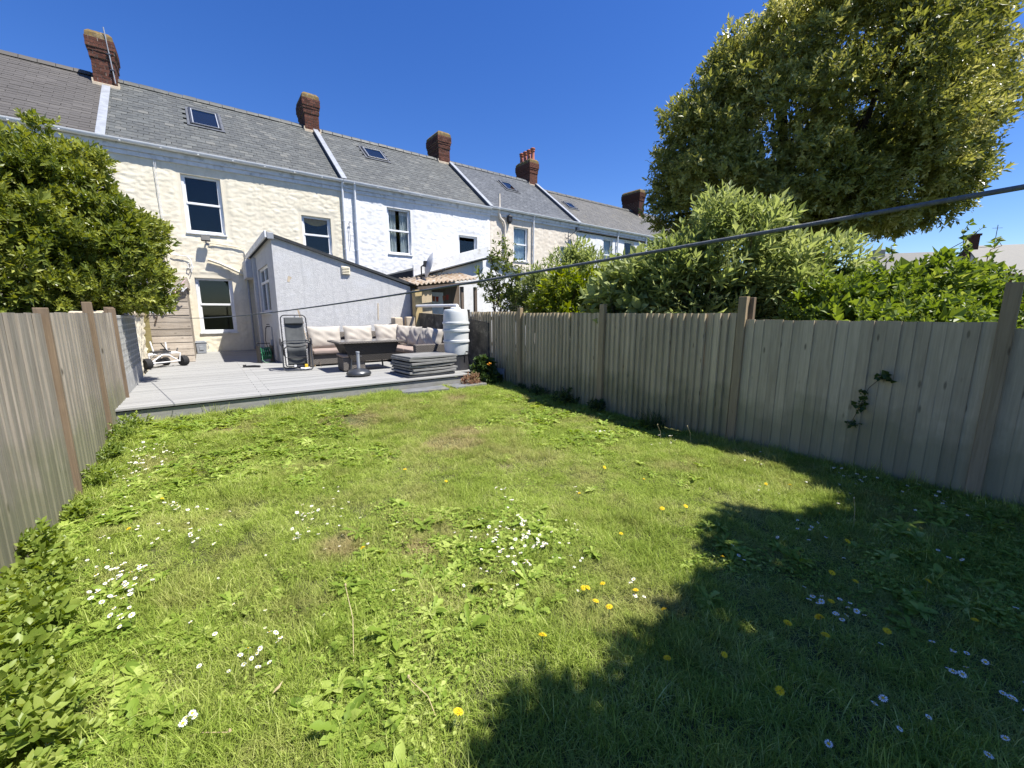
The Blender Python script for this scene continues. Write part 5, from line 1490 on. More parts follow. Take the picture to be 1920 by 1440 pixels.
# big evergreen tree beyond the right-hand gardens
tr = thing('evergreen_tree', 'huge dome-shaped evergreen tree rising behind the shrubs', 'tree', (12.9, 4.7, 0))
c37, s37 = math.cos(rad(-36.9)), math.sin(rad(-36.9))
def tl(l, d, z):   # l along the view's sideways direction, d away from the viewer, about the trunk line
    return (13.14 + l * c37 - d * s37, 4.32 + l * s37 + d * c37, z)
LT = []
for (l, d, z, r, rz) in [(0.2, 0, 6.7, 3.1, 2.9), (-1.9, .2, 5.9, 2.0, 2.0), (-2.6, .2, 4.9, 1.45, 1.35), (-1.0, 0, 7.5, 2.0, 1.35), (1.15, -.2, 6.7, 2.0, 2.3), (1.95, -.3, 6.2, 1.3, 1.6), (2.2, -.2, 4.95, 1.3, 1.1), (1.0, -.3, 5.0, 1.9, 1.2), (-.6, -.4, 4.6, 1.6, 1.0), (0.2, 0, 8.4, 1.9, 1.15), (.9, 0, 7.9, 1.5, 1.2)]:
    p = tl(l, d, z); LT.append((*p, r, r, rz))
P, Nn = clumped(LT, 1050, 32, .44, .28, .26, 1.1, 21, .10)
sp1 = sprigs(P, Nn, 7, .22, .125, .050, up=.25, spread=1.0, jitter=.6, fold=.2, droop=.14)
crown('crown', tr, sp1, M['leaf_tree'])
m = MB()
base = Vector(tl(-.55, .2, -.1)); fork = Vector(tl(-.45, .2, 3.3))
limbs(m, base, [fork], .34, .27, 4, .05)
mains = [tl(-1.5, 0, 6.2), tl(-1.0, .2, 7.9), tl(.3, .3, 8.0), tl(1.7, .1, 7.3), tl(2.2, -.2, 5.6), tl(-2.3, .2, 5.2), tl(.8, -.8, 5.4)]
limbs(m, fork, mains, .19, .045, 7, .35)
for q in mains:
    for i in range(9):
        a = Vector(q); f = R.uniform(.35, 1.0); s_ = fork.lerp(a, f)
        limbs(m, s_, [a + Vector((R.uniform(-.9, .9), R.uniform(-.9, .9), R.uniform(-.6, .8)))], .045, .008, 5, .3)
m.build('trunk', M['bark'], tr, smooth=True)


def shrub(name, label, cat, base, lobes, n, per, slen, L, W, mat, up=.4, spread=.9, jitter=.5, gap=.3, thick=.6, stems=True, seed=1, xmin=FX1 + .10, group=None, lump=.25, **kw):
    o = thing(name, label, cat, base, group=group)
    P, Nn = shell_points(lobes, n, thick, gap, 1.8, seed, lump)
    ok = (P[:, 0] > xmin) if xmin is not None else np.ones(len(P), bool)
    P, Nn = P[ok & (P[:, 2] > .05)], Nn[ok & (P[:, 2] > .05)]
    crown('foliage', o, sprigs(P, Nn, per, slen, L, W, up, spread, jitter, **kw), M[mat], 'stations' in kw)
    if stems:
        m = MB(); sub = P[rng.choice(len(P), min(60, len(P)), replace=False)]
        limbs(m, base, [tuple(q) for q in sub], .018, .004, 4, .35); m.build('stems', M['twig'], o, smooth=True)
    return o


# young fruit tree, upright and open
yt = thing('young_tree', 'slender young tree with sparse yellow-green leaves behind the fence end', 'tree', (6.15, 8.75, 0))
tips = [(5.95, 8.9, 3.15), (6.2, 8.7, 3.55), (6.35, 8.55, 3.2), (6.5, 8.3, 2.85), (6.75, 8.1, 2.55), (5.85, 9.2, 2.75), (6.1, 8.8, 2.6), (6.4, 8.6, 2.4), (6.9, 8.3, 2.2)]
m = MB(); limbs(m, (6.15, 8.75, -.05), [(6.15, 8.75, 1.6)], .035, .028, 3, .05); limbs(m, (6.15, 8.75, 1.45), tips, .018, .006, 6, .3); m.build('trunk', M['twig'], yt, smooth=True)
pp = []
for t_ in tips:
    a, b = Vector((6.15, 8.75, 1.5)), Vector(t_)
    for i in range(48):
        f = R.random() ** .7; p = a.lerp(b, .25 + .78 * f); pp.append((p.x + R.gauss(0, .09), p.y + R.gauss(0, .09), p.z + R.gauss(0, .10)))
P = np.array(pp); crown('crown', yt, sprigs(P, unit(rng.normal(size=P.shape)), 5, .10, .10, .045, up=.3, spread=1.1, jitter=.8, fold=.2, droop=.2), M['leaf_mid'])

shrub('shrub', 'bright yellow-green leafy shrub just above the fence', 'shrub', (6.45, 6.4, 0), [(6.35, 6.45, 1.9, .62, .65, .75), (6.75, 6.1, 2.05, .5, .5, .6), (6.2, 6.9, 1.7, .45, .5, .55), (6.9, 5.6, 1.75, .5, .6, .6)], 1500, 6, .14, .12, .06, 'leaf_lime', gap=.25, seed=5, spread=1.1)
shrub('shrub', 'feathery grey-green shrub behind the yellow-green one', 'shrub', (7.5, 7.7, 0), [(7.4, 7.7, 2.4, .8, .7, .9), (7.0, 8.3, 2.1, .6, .6, .7), (7.9, 7.1, 2.4, .8, .6, .8), (7.6, 7.4, 3.0, .35, .35, .45)], 900, 7, .24, .15, .042, 'leaf_budd', gap=.36, seed=6, up=.8)
shrub('shrub', 'large-leaved silvery shrub leaning over the middle fence post', 'shrub', (6.3, 4.6, 0), [(6.15, 4.65, 1.95, .42, .6, .75), (6.45, 4.3, 2.2, .45, .5, .6), (6.0, 5.0, 1.8, .3, .4, .5)], 330, 7, .34, .25, .085, 'leaf_budd', gap=.2, seed=7, up=.7, spread=1.2, xmin=FX1 + .0, stations=(.3, .65), widths=(.85, 1.))
shrub('buddleia', 'tall arching grey-green shrub in front of the big tree', 'shrub', (7.0, 3.3, 0), [(6.5, 3.75, 2.0, .75, .75, .9), (7.0, 3.3, 2.65, .75, .7, .75), (7.5, 2.75, 2.15, .75, .7, .75), (6.75, 3.55, 3.15, .42, .42, .42), (7.35, 3.0, 3.0, .35, .35, .4), (6.4, 3.9, 2.5, .5, .5, .5), (7.9, 2.3, 2.3, .5, .5, .55)], 1500, 8, .34, .17, .05, 'leaf_budd', gap=.37, seed=8, up=.75, spread=1.05)
shrub('leafy_shrub', 'mid-green shrub filling the gap between the grey shrub and the brambles', 'shrub', (7.6, 3.0, 0), [(7.2, 3.6, 1.6, 1.0, .8, .8), (6.5, 4.4, 1.4, .6, .6, .6), (8.2, 2.4, 1.7, .8, .8, .8)], 1500, 6, .16, .12, .06, 'leaf_dark', gap=.2, seed=12)
shrub('bramble_thicket', 'bright green bramble thicket spilling over the near fence panel', 'bramble', (7.5, 1.5, 0), [(6.9, 1.95, 1.6, .6, .55, .65), (7.4, 1.55, 1.75, .7, .55, .65), (7.9, 1.1, 1.8, .7, .55, .68), (8.5, .75, 1.75, .6, .5, .65), (6.6, 1.5, 1.45, .6, .7, .40), (7.3, .95, 1.5, .8, .5, .48)], 2700, 6, .15, .10, .058, 'leaf_bram', gap=.24, seed=9, spread=1.15, up=.35, jitter=.8)
o = thing('bramble_cane', 'thin bramble canes with a few leaves standing out against the sky', 'bramble', (8.2, 1.2, 1.8))
m = MB(); tipsb = [((7.55, 1.55, 2.2), (7.45, 1.5, 2.62)), ((8.3, .9, 2.2), (8.6, .95, 2.95)), ((7.9, 1.2, 2.2), (8.45, .8, 2.85)), ((8.4, .7, 2.2), (8.9, .7, 2.75)), ((6.7, 2.0, 1.9), (6.85, 2.05, 2.55))]
pp = []
for a, b in tipsb:
    limbs(m, a, [b], .008, .003, 5, .3)
    for i in range(5): q = Vector(a).lerp(Vector(b), .5 + .12 * i); pp.append(tuple(q))
m.build('canes', M['twig'], o); P = np.array(pp); crown('leaves', o, sprigs(P, unit(rng.normal(size=P.shape)), 3, .05, .10, .06, up=.2, spread=1.4), M['leaf_bram'])

# tree behind the viewer whose shade falls on the lawn
LS = []
for sx, sy, r, z in [(.98, .84, .36, 4.1), (.74, .72, .36, 4.1), (.85, .3, .4, 4.0), (1.72, .72, .48, 4.2), (2.45, .50, .72, 4.2), (3.15, .72, .70, 4.3), (3.45, 1.20, .36, 4.4), (4.05, .22, .85, 4.4), (4.8, .0, .85, 4.2), (2.0, -.3, .95, 4.4), (3.0, -.4, 1.05, 4.6), (4.2, -.7, 1.0, 4.5), (1.25, -.1, .62, 4.2), (5.6, -.3, .9, 4.2), (5.35, 1.25, .5, 5.2), (5.0, .75, .55, 5.0), (5.5, .6, .6, 5.0), (2.7, .05, .6, 4.0), (3.7, .35, .6, 4.0), (1.6, .2, .5, 4.0)]:
    LS.append((sx + .3244 * z, sy - .4077 * z, z, r, r, r * .8))
ts = thing('shade_tree', 'leafy tree behind the viewer that casts the dark shade on the lawn', 'tree', (4.6, -2.4, 0))
P, Nn = shell_points(LS, 8000, .8, 0, 1.5, 31, .12)
crown('crown', ts, sprigs(P, Nn, 6, .16, .13, .075, up=.2, spread=1.1, jitter=.7), M['leaf_mid'])
m = MB(); limbs(m, (4.6, -2.4, -.1), [(4.55, -2.4, 2.4)], .13, .10, 4, .05); limbs(m, (4.55, -2.4, 2.2), [c[:3] for c in LS], .06, .015, 5, .2); m.build('trunk', M['bark'], ts, smooth=True)

# ------------------------------------------------------------------ small plants round the lawn
shrub('flowering_plant', 'dark leafy plant with an orange flower by the water butt', 'plant', (5.15, 7.95, 0), [(5.12, 7.95, .38, .28, .26, .36), (5.2, 7.7, .22, .26, .22, .22)], 330, 4, .06, .10, .085, 'leaf_dark', gap=0, seed=14, xmin=None, stems=False, spread=1.3, thick=.8)
o = bpy.data.objects['flowering_plant']
m = MB()
for i in range(4): m.box((5.10 + R.gauss(0, .03), 7.68 + R.gauss(0, .02), .60 + R.gauss(0, .025)), (.03, .03, .02), (R.random(), R.random(), R.random()))
m.build('flower', pm('orange_petal', (.70, .28, .02, 1)), o)
o = thing('dry_plant', 'small dried pinkish-brown plant at the deck corner', 'plant', (4.62, 7.62, 0))
P, Nn = shell_points([(4.62, 7.66, .22, .22, .14, .24)], 260, .9, 0, 2, 5); M['leaf_dry'] = leafmat('dried_leaf', [(.20, .09, .06, 1), (.34, .20, .13, 1), (.30, .26, .14, 1), (.16, .17, .06, 1)], .3, .7, .2)
crown('foliage', o, sprigs(P, Nn, 4, .06, .05, .022, up=.6), M['leaf_dry'])

# leafy low shrub in the near left corner
M['leaf_low'] = leafmat('low_shrub_leaf', [(.09, .14, .02, 1), (.165, .235, .036, 1), (.26, .33, .065, 1), (.40, .45, .13, 1)], .42, .45, .4, hue_noise=3)
shrub('low_shrub', 'bright green low leafy shrub in the near corner below the left fence', 'shrub', (-.85, 2.8, 0), [(-.92, 2.35, .08, .30, .45, .20), (-.98, 2.9, .08, .24, .5, .18), (-1.0, 3.5, .06, .18, .40, .15), (-.78, 2.15, .04, .26, .30, .13), (-1.05, 3.95, .09, .12, .22, .20), (-1.2, 2.3, .22, .35, .5, .25)], 2300, 6, .06, .05, .025, 'leaf_low', gap=.0, seed=16, xmin=None, stems=False, spread=1.1, up=.7, jitter=.6, thick=.5, stations=(.3, .65), widths=(.9, .9), fold=.15)
# weeds against the fences and the deck
wk = [(-1.0, 4.75, .09, .14, 'leaf_low'), (-.97, 5.6, .13, .22, 'leaf_low'), (-1.0, 6.4, .12, .24, 'leaf_bram'), (-.97, 7.1, .20, .36, 'leaf_bram'), (-.88, 7.55, .18, .34, 'leaf_low'), (-.3, 7.65, .22, .16, 'leaf_dark'), (.25, 7.66, .22, .18, 'leaf_dark'), (1.0, 7.68, .3, .14, 'leaf_bram'), (2.35, 7.66, .26, .14, 'leaf_low'), (5.4, 6.3, .16, .24, 'leaf_dark'), (5.38, 5.5, .20, .30, 'leaf_dark'), (5.42, 4.7, .14, .22, 'leaf_dark'), (5.45, 6.9, .12, .18, 'leaf_dark')]
wl_ = ['weed clump by the second left fence post', 'tall weed clump along the left fence', 'weed clump half way along the left fence', 'dark weed clump near the deck end of the left fence', 'weed clump where the left fence meets the decking', 'dark weeds along the riser next to the left corner', 'dark weeds along the deck riser below the kart', 'weeds along the deck riser below the recliner', 'pale weeds under the deck riser below the parasol base', 'dark weeds at the far foot of the shaded fence', 'dark weed clump at the foot of the shaded fence near the thin post', 'dark weeds beside the middle post of the shaded fence', 'dark weeds at the fence foot beside the leaning slab']
for (x, y, r, h, mt), lb in zip(wk, wl_):
    shrub('weed_clump', lb, 'weed', (x, y, 0), [(x, y, h * .45, r, r * 1.5 if abs(x) > .9 and y < 7.5 else r * .7, h * .6)], int(120 * r / .2), 5, .07, .055, .024, mt, gap=0, seed=int(x * 10 + y * 100) % 97 + 5, xmin=None, stems=False, spread=1.1, up=.8, thick=.9, group='weed clumps round the lawn')
# ivy trailing on the fence
o = thing('ivy_sprig', 'small ivy sprig hanging on the face of the near fence panel', 'ivy', (FX1 - .04, 1.1, .5))
P = np.array([(FX1 - .045, 1.02 + R.gauss(0, .05), 1.08 + R.gauss(0, .03)) for _ in range(9)] + [(FX1 - .045, 1.14 + R.gauss(0, .03), .83 + R.gauss(0, .06)) for _ in range(12)] + [(FX1 - .045, 1.21 + R.gauss(0, .03), .55 + R.gauss(0, .02)) for _ in range(7)])
crown('leaves', o, sprigs(P, np.tile([[-1., 0, 0]], (len(P), 1)), 2, .02, .055, .055, up=-.4, spread=1.5), M['leaf_dark'])
m = MB(); m.tube([(FX1 - .03, 1.24, .5), (FX1 - .03, 1.18, .7), (FX1 - .03, 1.12, .95), (FX1 - .03, 1.0, 1.12)], .003, 5); m.build('stem', M['twig'], o)

# ------------------------------------------------------------------ lawn: grass, leafy weeds, flowers
def srccol(name, objs):
    c = bpy.data.collections.new(name)
    for o in objs: c.objects.link(o)
    return c


def scatter(name, P, rot, scl, idx, col):
    """points carrying rotation, size and variety; clumps are instanced on them"""
    me = bpy.data.meshes.new(name)
    me.vertices.add(len(P)); me.vertices.foreach_set('co', np.ascontiguousarray(P, dtype=np.float32).ravel())
    a = me.attributes.new('rot', 'FLOAT_VECTOR', 'POINT'); a.data.foreach_set('vector', np.ascontiguousarray(rot, dtype=np.float32).ravel())
    a = me.attributes.new('scl', 'FLOAT_VECTOR', 'POINT'); a.data.foreach_set('vector', np.ascontiguousarray(scl, dtype=np.float32).ravel())
    a = me.attributes.new('idx', 'INT', 'POINT'); a.data.foreach_set('value', np.ascontiguousarray(idx, dtype=np.int32))
    o = put(name, me)
    ng = bpy.data.node_groups.new(name, 'GeometryNodeTree')
    ng.interface.new_socket('Geometry', in_out='INPUT', socket_type='NodeSocketGeometry'); ng.interface.new_socket('Geometry', in_out='OUTPUT', socket_type='NodeSocketGeometry')
    N_ = ng.nodes; gi, go = N_.new('NodeGroupInput'), N_.new('NodeGroupOutput')
    ci = N_.new('GeometryNodeCollectionInfo'); ci.inputs['Collection'].default_value = col; ci.inputs['Separate Children'].default_value = True; ci.inputs['Reset Children'].default_value = True
    ip = N_.new('GeometryNodeInstanceOnPoints'); ip.inputs['Pick Instance'].default_value = True

    def attr(n, t):
        q = N_.new('GeometryNodeInputNamedAttribute'); q.data_type = t; q.inputs['Name'].default_value = n
        return [s for s in q.outputs if s.enabled][0]
    er = N_.new('FunctionNodeEulerToRotation')
    ng.links.new(gi.outputs[0], ip.inputs['Points']); ng.links.new(ci.outputs[0], ip.inputs['Instance'])
    ng.links.new(attr('rot', 'FLOAT_VECTOR'), er.inputs[0]); ng.links.new(er.outputs[0], ip.inputs['Rotation'])
    ng.links.new(attr('scl', 'FLOAT_VECTOR'), ip.inputs['Scale']); ng.links.new(attr('idx', 'INT'), ip.inputs['Instance Index'])
    ng.links.new(ip.outputs[0], go.inputs[0])
    md = o.modifiers.new('scatter', 'NODES'); md.node_group = ng
    return o


def grass_mat(name, cols, dry):
    t = NT(name)
    a = t.n('ShaderNodeAttribute'); a.attribute_name = 'rnd'
    vw = t.coord('World', (1, 1, 1))
    f = t.math('ADD', t.math('MULTIPLY', a.outputs['Fac'], .65), t.math('MULTIPLY', t.noise(vw, 1.6, 4, .6), .75)); f = t.math('SUBTRACT', f, .2)
    c = t.ramp(f, [(i / (len(cols) - 1), x) for i, x in enumerate(cols)])
    gp = t.n('ShaderNodeNewGeometry').outputs['Position']
    # straw-coloured worn patches
    dm = t.ramp(t.noise(vw, 1.15, 5, .65), [(.47, (0, 0, 0)), (.72, (.8, .8, .8))])
    tot = dm
    for x, y, r in ((1.72, 6.45, .62), (2.52, 4.66, .58), (2.95, 5.0, .42), (3.75, 6.8, .38), (.1, 6.9, .3), (2.35, 6.75, .25), (.65, 3.0, .25), (1.1, 2.6, .22)):
        vm = t.n('ShaderNodeVectorMath', operation='DISTANCE'); vm.inputs[1].default_value = (x, y, 0); t.l(gp, vm.inputs[0])
        d = t.math('ADD', vm.outputs['Value'], t.math('MULTIPLY', t.math('SUBTRACT', t.noise(vw, 6, 4), .5), r * 1.3))
        tot = t.math('MAXIMUM', tot, t.ramp(d, [(r * .45, (1, 1, 1)), (r, (0, 0, 0))]))
    c = t.mix(t.math('MULTIPLY', tot, t.math('ADD', t.math('MULTIPLY', a.outputs['Fac'], .5), .55)), c, dry)
    t.col(c).rough(.6, .12)
    tn = t.n('ShaderNodeBsdfTranslucent'); hs = t.n('ShaderNodeHueSaturation'); hs.inputs['Value'].default_value = 1.3; hs.inputs['Hue'].default_value = .49; t.l(c, hs.inputs['Color']); t.l(hs.outputs[0], tn.inputs['Color'])
    mx = t.n('ShaderNodeMixShader'); mx.inputs[0].default_value = .36
    t.l(t.b.outputs[0], mx.inputs[1]); t.l(tn.outputs[0], mx.inputs[2]); t.l(mx.outputs[0], t.out.inputs['Surface'])
    return t.mat


M['grass'] = grass_mat('lawn_grass', [(.085, .14, .015, 1), (.21, .29, .04, 1), (.35, .43, .085, 1), (.66, .67, .30, 1)], (.40, .33, .165, 1))
M['weedleaf'] = leafmat('lawn_weed_leaf', [(.10, .165, .018, 1), (.195, .285, .04, 1), (.31, .40, .075, 1), (.50, .56, .18, 1)], .38, .55, .2, hue_noise=2.5)


def grass_clump(i, n, rad_, h, w, bend):
    k = 4; V, F, rn = [], [], []
    r = np.random.default_rng(100 + i)
    for b in range(n):
        an, rr = r.uniform(0, 6.283), rad_ * math.sqrt(r.random()); x, y = rr * math.cos(an), rr * math.sin(an)
        da = an + r.normal(0, 1.3) if r.random() < .7 else r.uniform(0, 6.283)
        hh = h * r.uniform(.45, 1.2); bd = bend * r.uniform(.3, 1.6) * hh; ww = w * r.uniform(.6, 1.3)
        dx, dy = math.cos(da), math.sin(da); sx, sy = -dy, dx; b0 = len(V)
        for j in range(k):
            f = j / (k - 1); cx, cy, cz = x + dx * bd * f * f, y + dy * bd * f * f, hh * (f - .25 * min(1, bd / hh) * f * f)
            if j == k - 1: V.append((cx, cy, cz))
            else:
                q = ww / 2 * (1 - .55 * f); V += [(cx - sx * q, cy - sy * q, cz), (cx + sx * q, cy + sy * q, cz)]
        rv = r.random()
        F += [(b0, b0 + 1, b0 + 3), (b0, b0 + 3, b0 + 2), (b0 + 2, b0 + 3, b0 + 5), (b0 + 2, b0 + 5, b0 + 4), (b0 + 4, b0 + 5, b0 + 6)]; rn += [rv] * 5
    me = npmesh('grass_tuft_%d' % i, np.array(V), np.array(F), M['grass'], rnd=np.array(rn))
    return bpy.data.objects.new('grass_tuft_%d' % i, me)


def rosette(i, nl, L, W, kind):
    r = np.random.default_rng(300 + i); P = np.zeros((nl, 3)); D, N_, Ls, Ws = [], [], [], []
    for k in range(nl):
        an = k * 2.4 + r.normal(0, .3); el = r.uniform(.15, .75) if kind != 'mat' else r.uniform(.1, .4)
        D.append((math.cos(an) * math.cos(el), math.sin(an) * math.cos(el), math.sin(el))); N_.append((-math.cos(an) * .4, -math.sin(an) * .4, 1)); Ls.append(L * r.uniform(.55, 1.15)); Ws.append(W * r.uniform(.75, 1.2))
        if kind == 'mat': P[k] = (r.normal(0, .05), r.normal(0, .05), r.uniform(.0, .03))
    st, wd = {'dandelion': ((.2, .32, .42, .55, .65, .78, .9), (.3, .75, .4, 1.0, .6, 1.1, .8)), 'dock': ((.2, .45, .7, .88), (.4, 1, .95, .55)), 'mat': ((.35, .65, .88), (.55, 1, .7))}[kind]
    V, F, rn = leaves(P, np.array(D), np.array(N_), np.array(Ls), np.array(Ws), fold=.22, droop=.38, stations=st, widths=wd)
    me = npmesh('rosette_%d' % i, V + np.array([0, 0, .012]), F, M['weedleaf'], rnd=rn, smooth=True)
    return bpy.data.objects.new('rosette_%d' % i, me)


gcol = srccol('grass_sources', [grass_clump(i, 46, .075, h, w, b) for i, (h, w, b) in enumerate([(.055, .0032, .7), (.065, .0034, .8), (.045, .0034, 1.0), (.085, .0036, .9), (.05, .003, .6), (.12, .0042, .8)])])
wcol = srccol('weed_sources', [rosette(0, 11, .125, .036, 'dandelion'), rosette(1, 14, .10, .030, 'dandelion'), rosette(2, 9, .095, .042, 'dock'), rosette(3, 26, .032, .017, 'mat'), rosette(4, 30, .030, .016, 'mat'), rosette(5, 12, .07, .032, 'dock')])


def lawn_pts(n, y0, y1, x0=FX0 + .03, x1=FX1 - .03):
    return np.stack([rng.uniform(x0, x1, n), rng.uniform(y0, y1, n)], 1)


G = np.vstack([lawn_pts(15000, -1.0, 3.4), lawn_pts(11500, 3.4, DECK_Y + .02)])
bare = np.zeros(len(G))
for x, y, r in ((1.72, 6.45, .42), (2.52, 4.66, .36), (2.9, 5.0, .25), (3.75, 6.8, .22), (.1, 6.9, .25)):
    bare = np.maximum(bare, np.clip(1.2 - np.hypot(G[:, 0] - x, G[:, 1] - y) / r, 0, 1))
keep = (rng.random(len(G)) > bare * .55) & ~((G[:, 0] > 2.95) & (G[:, 0] < 4.98) & (G[:, 1] > 7.4) & ~((G[:, 0] > 3.95) & (G[:, 0] < 4.08)))
dist = np.hypot(G[:, 0], G[:, 1]); keep &= (dist > .5)
G = G[keep]
zg = gz(G[:, 0], G[:, 1]); n = len(G)
lush = fbm(G * 1.1 + 20, 44, 3)
bare = bare[keep]
edge = np.minimum(np.abs(G[:, 0] - FX0), np.abs(G[:, 0] - FX1)); edge = np.minimum(edge, np.abs(G[:, 1] - DECK_Y)); edgef = np.clip(1 - edge / .25, 0, 1)
sc = (.42 + 1.7 * (lush - .3).clip(0, .6)) * rng.uniform(.8, 1.25, n) * (1 - .5 * bare) * (1 + .8 * edgef)
far = 1 + .10 * np.clip(G[:, 1] - 3, 0, 5)
ix = rng.choice(6, n, p=[.24, .22, .22, .14, .16, .02])
rot = np.stack([rng.normal(0, .12, n), rng.normal(0, .12, n), rng.uniform(0, 6.283, n)], 1)
o = scatter('grass', np.column_stack([G, zg - .004]), rot, np.stack([far, far, sc], 1), ix, gcol)
tag(o, 'short sunlit lawn grass with worn straw-coloured patches', 'grass', kind='stuff')

Wp = lawn_pts(8200, -.3, DECK_Y - .05)
dens = fbm(Wp * .8 + 60, 51, 3) + .16 * np.clip((1.6 - Wp[:, 0]) / 2.5, -.3, 1) + .06 * np.clip((3.5 - Wp[:, 1]) / 3, -.5, 1)
keep = dens > .50 + rng.uniform(-.06, .12, len(Wp)); Wp = Wp[keep & (np.hypot(Wp[:, 0], Wp[:, 1]) > .6)]
keep = ~((Wp[:, 0] > 2.9) & (Wp[:, 0] < 5.0) & (Wp[:, 1] > 7.35)); Wp = Wp[keep]
n = len(Wp); zg = gz(Wp[:, 0], Wp[:, 1]); s = rng.uniform(.5, 1.1, n)
o = scatter('lawn_weeds', np.column_stack([Wp, zg + .008]), np.stack([rng.normal(0, .15, n), rng.normal(0, .15, n), rng.uniform(0, 6.283, n)], 1), np.stack([s, s, s], 1), rng.choice(6, n, p=[.13, .14, .11, .25, .25, .12]), wcol)
tag(o, 'broad-leaved dandelion and daisy leaves spread through the lawn', 'weeds', kind='stuff')
o = thing('grass_tussock', 'big dark grass tussock at the foot of the shaded fence', 'grass', (5.38, 3.55, 0))
V = []; F = []; rn = []
big = grass_clump(9, 230, .16, .36, .006, .75)
big.data.materials.clear(); big.data.materials.append(leafmat('tussock_blade', [(.03, .06, .014, 1), (.05, .09, .02, 1), (.09, .14, .03, 1)], .3, .45))
big.name = 'blades'; COL.objects.link(big); big.parent = o; big.location = (0, 0, gz(5.38, 3.55)); tag(big, kind='stuff')

# flowers
M['petal'] = pm('white_petal', (.80, .80, .78, 1)); M['disc'] = pm('yellow_disc', (.62, .40, .02, 1)); M['stalk'] = pm('green_stalk', (.13, .17, .05, 1))
M['dandy'] = pm('dandelion_yellow', (.78, .58, .01, 1), (.74, .48, .008, 1), 40, .7)


def daisy_mesh(i):
    r = random.Random(i); m = MB(); h = r.uniform(.05, .085); tx, ty = r.gauss(0, .012), r.gauss(0, .012)
    m.mi = 0; m.tube([(0, 0, 0), (tx * .4, ty * .4, h * .5), (tx, ty, h)], .0011, 4)
    m.mi = 1; n = 13; ro = r.uniform(.0105, .0135); tilt = Euler((r.gauss(0, .25), r.gauss(0, .25), 0)).to_matrix()
    c = Vector((tx, ty, h)); up = r.uniform(-.001, .003)
    for k in range(n):
        a = 2 * math.pi * k / n + r.gauss(0, .05); w = .19
        q = [(.003 * math.cos(a), .003 * math.sin(a), .0005), (ro * .7 * math.cos(a - w), ro * .7 * math.sin(a - w), up), (ro * math.cos(a), ro * math.sin(a), up), (ro * .7 * math.cos(a + w), ro * .7 * math.sin(a + w), up)]
        m.add([c + tilt @ Vector(p) for p in q], [(0, 1, 2, 3)])
    m.mi = 2; b = [c + tilt @ Vector((.0042 * math.cos(k * 1.047), .0042 * math.sin(k * 1.047), .001)) for k in range(6)]; m.add(b + [c + tilt @ Vector((0, 0, .0035))], [(k, (k + 1) % 6, 6) for k in range(6)])
    return m.mesh('daisy', [M['stalk'], M['petal'], M['disc']])


DM = [daisy_mesh(i) for i in range(8)]

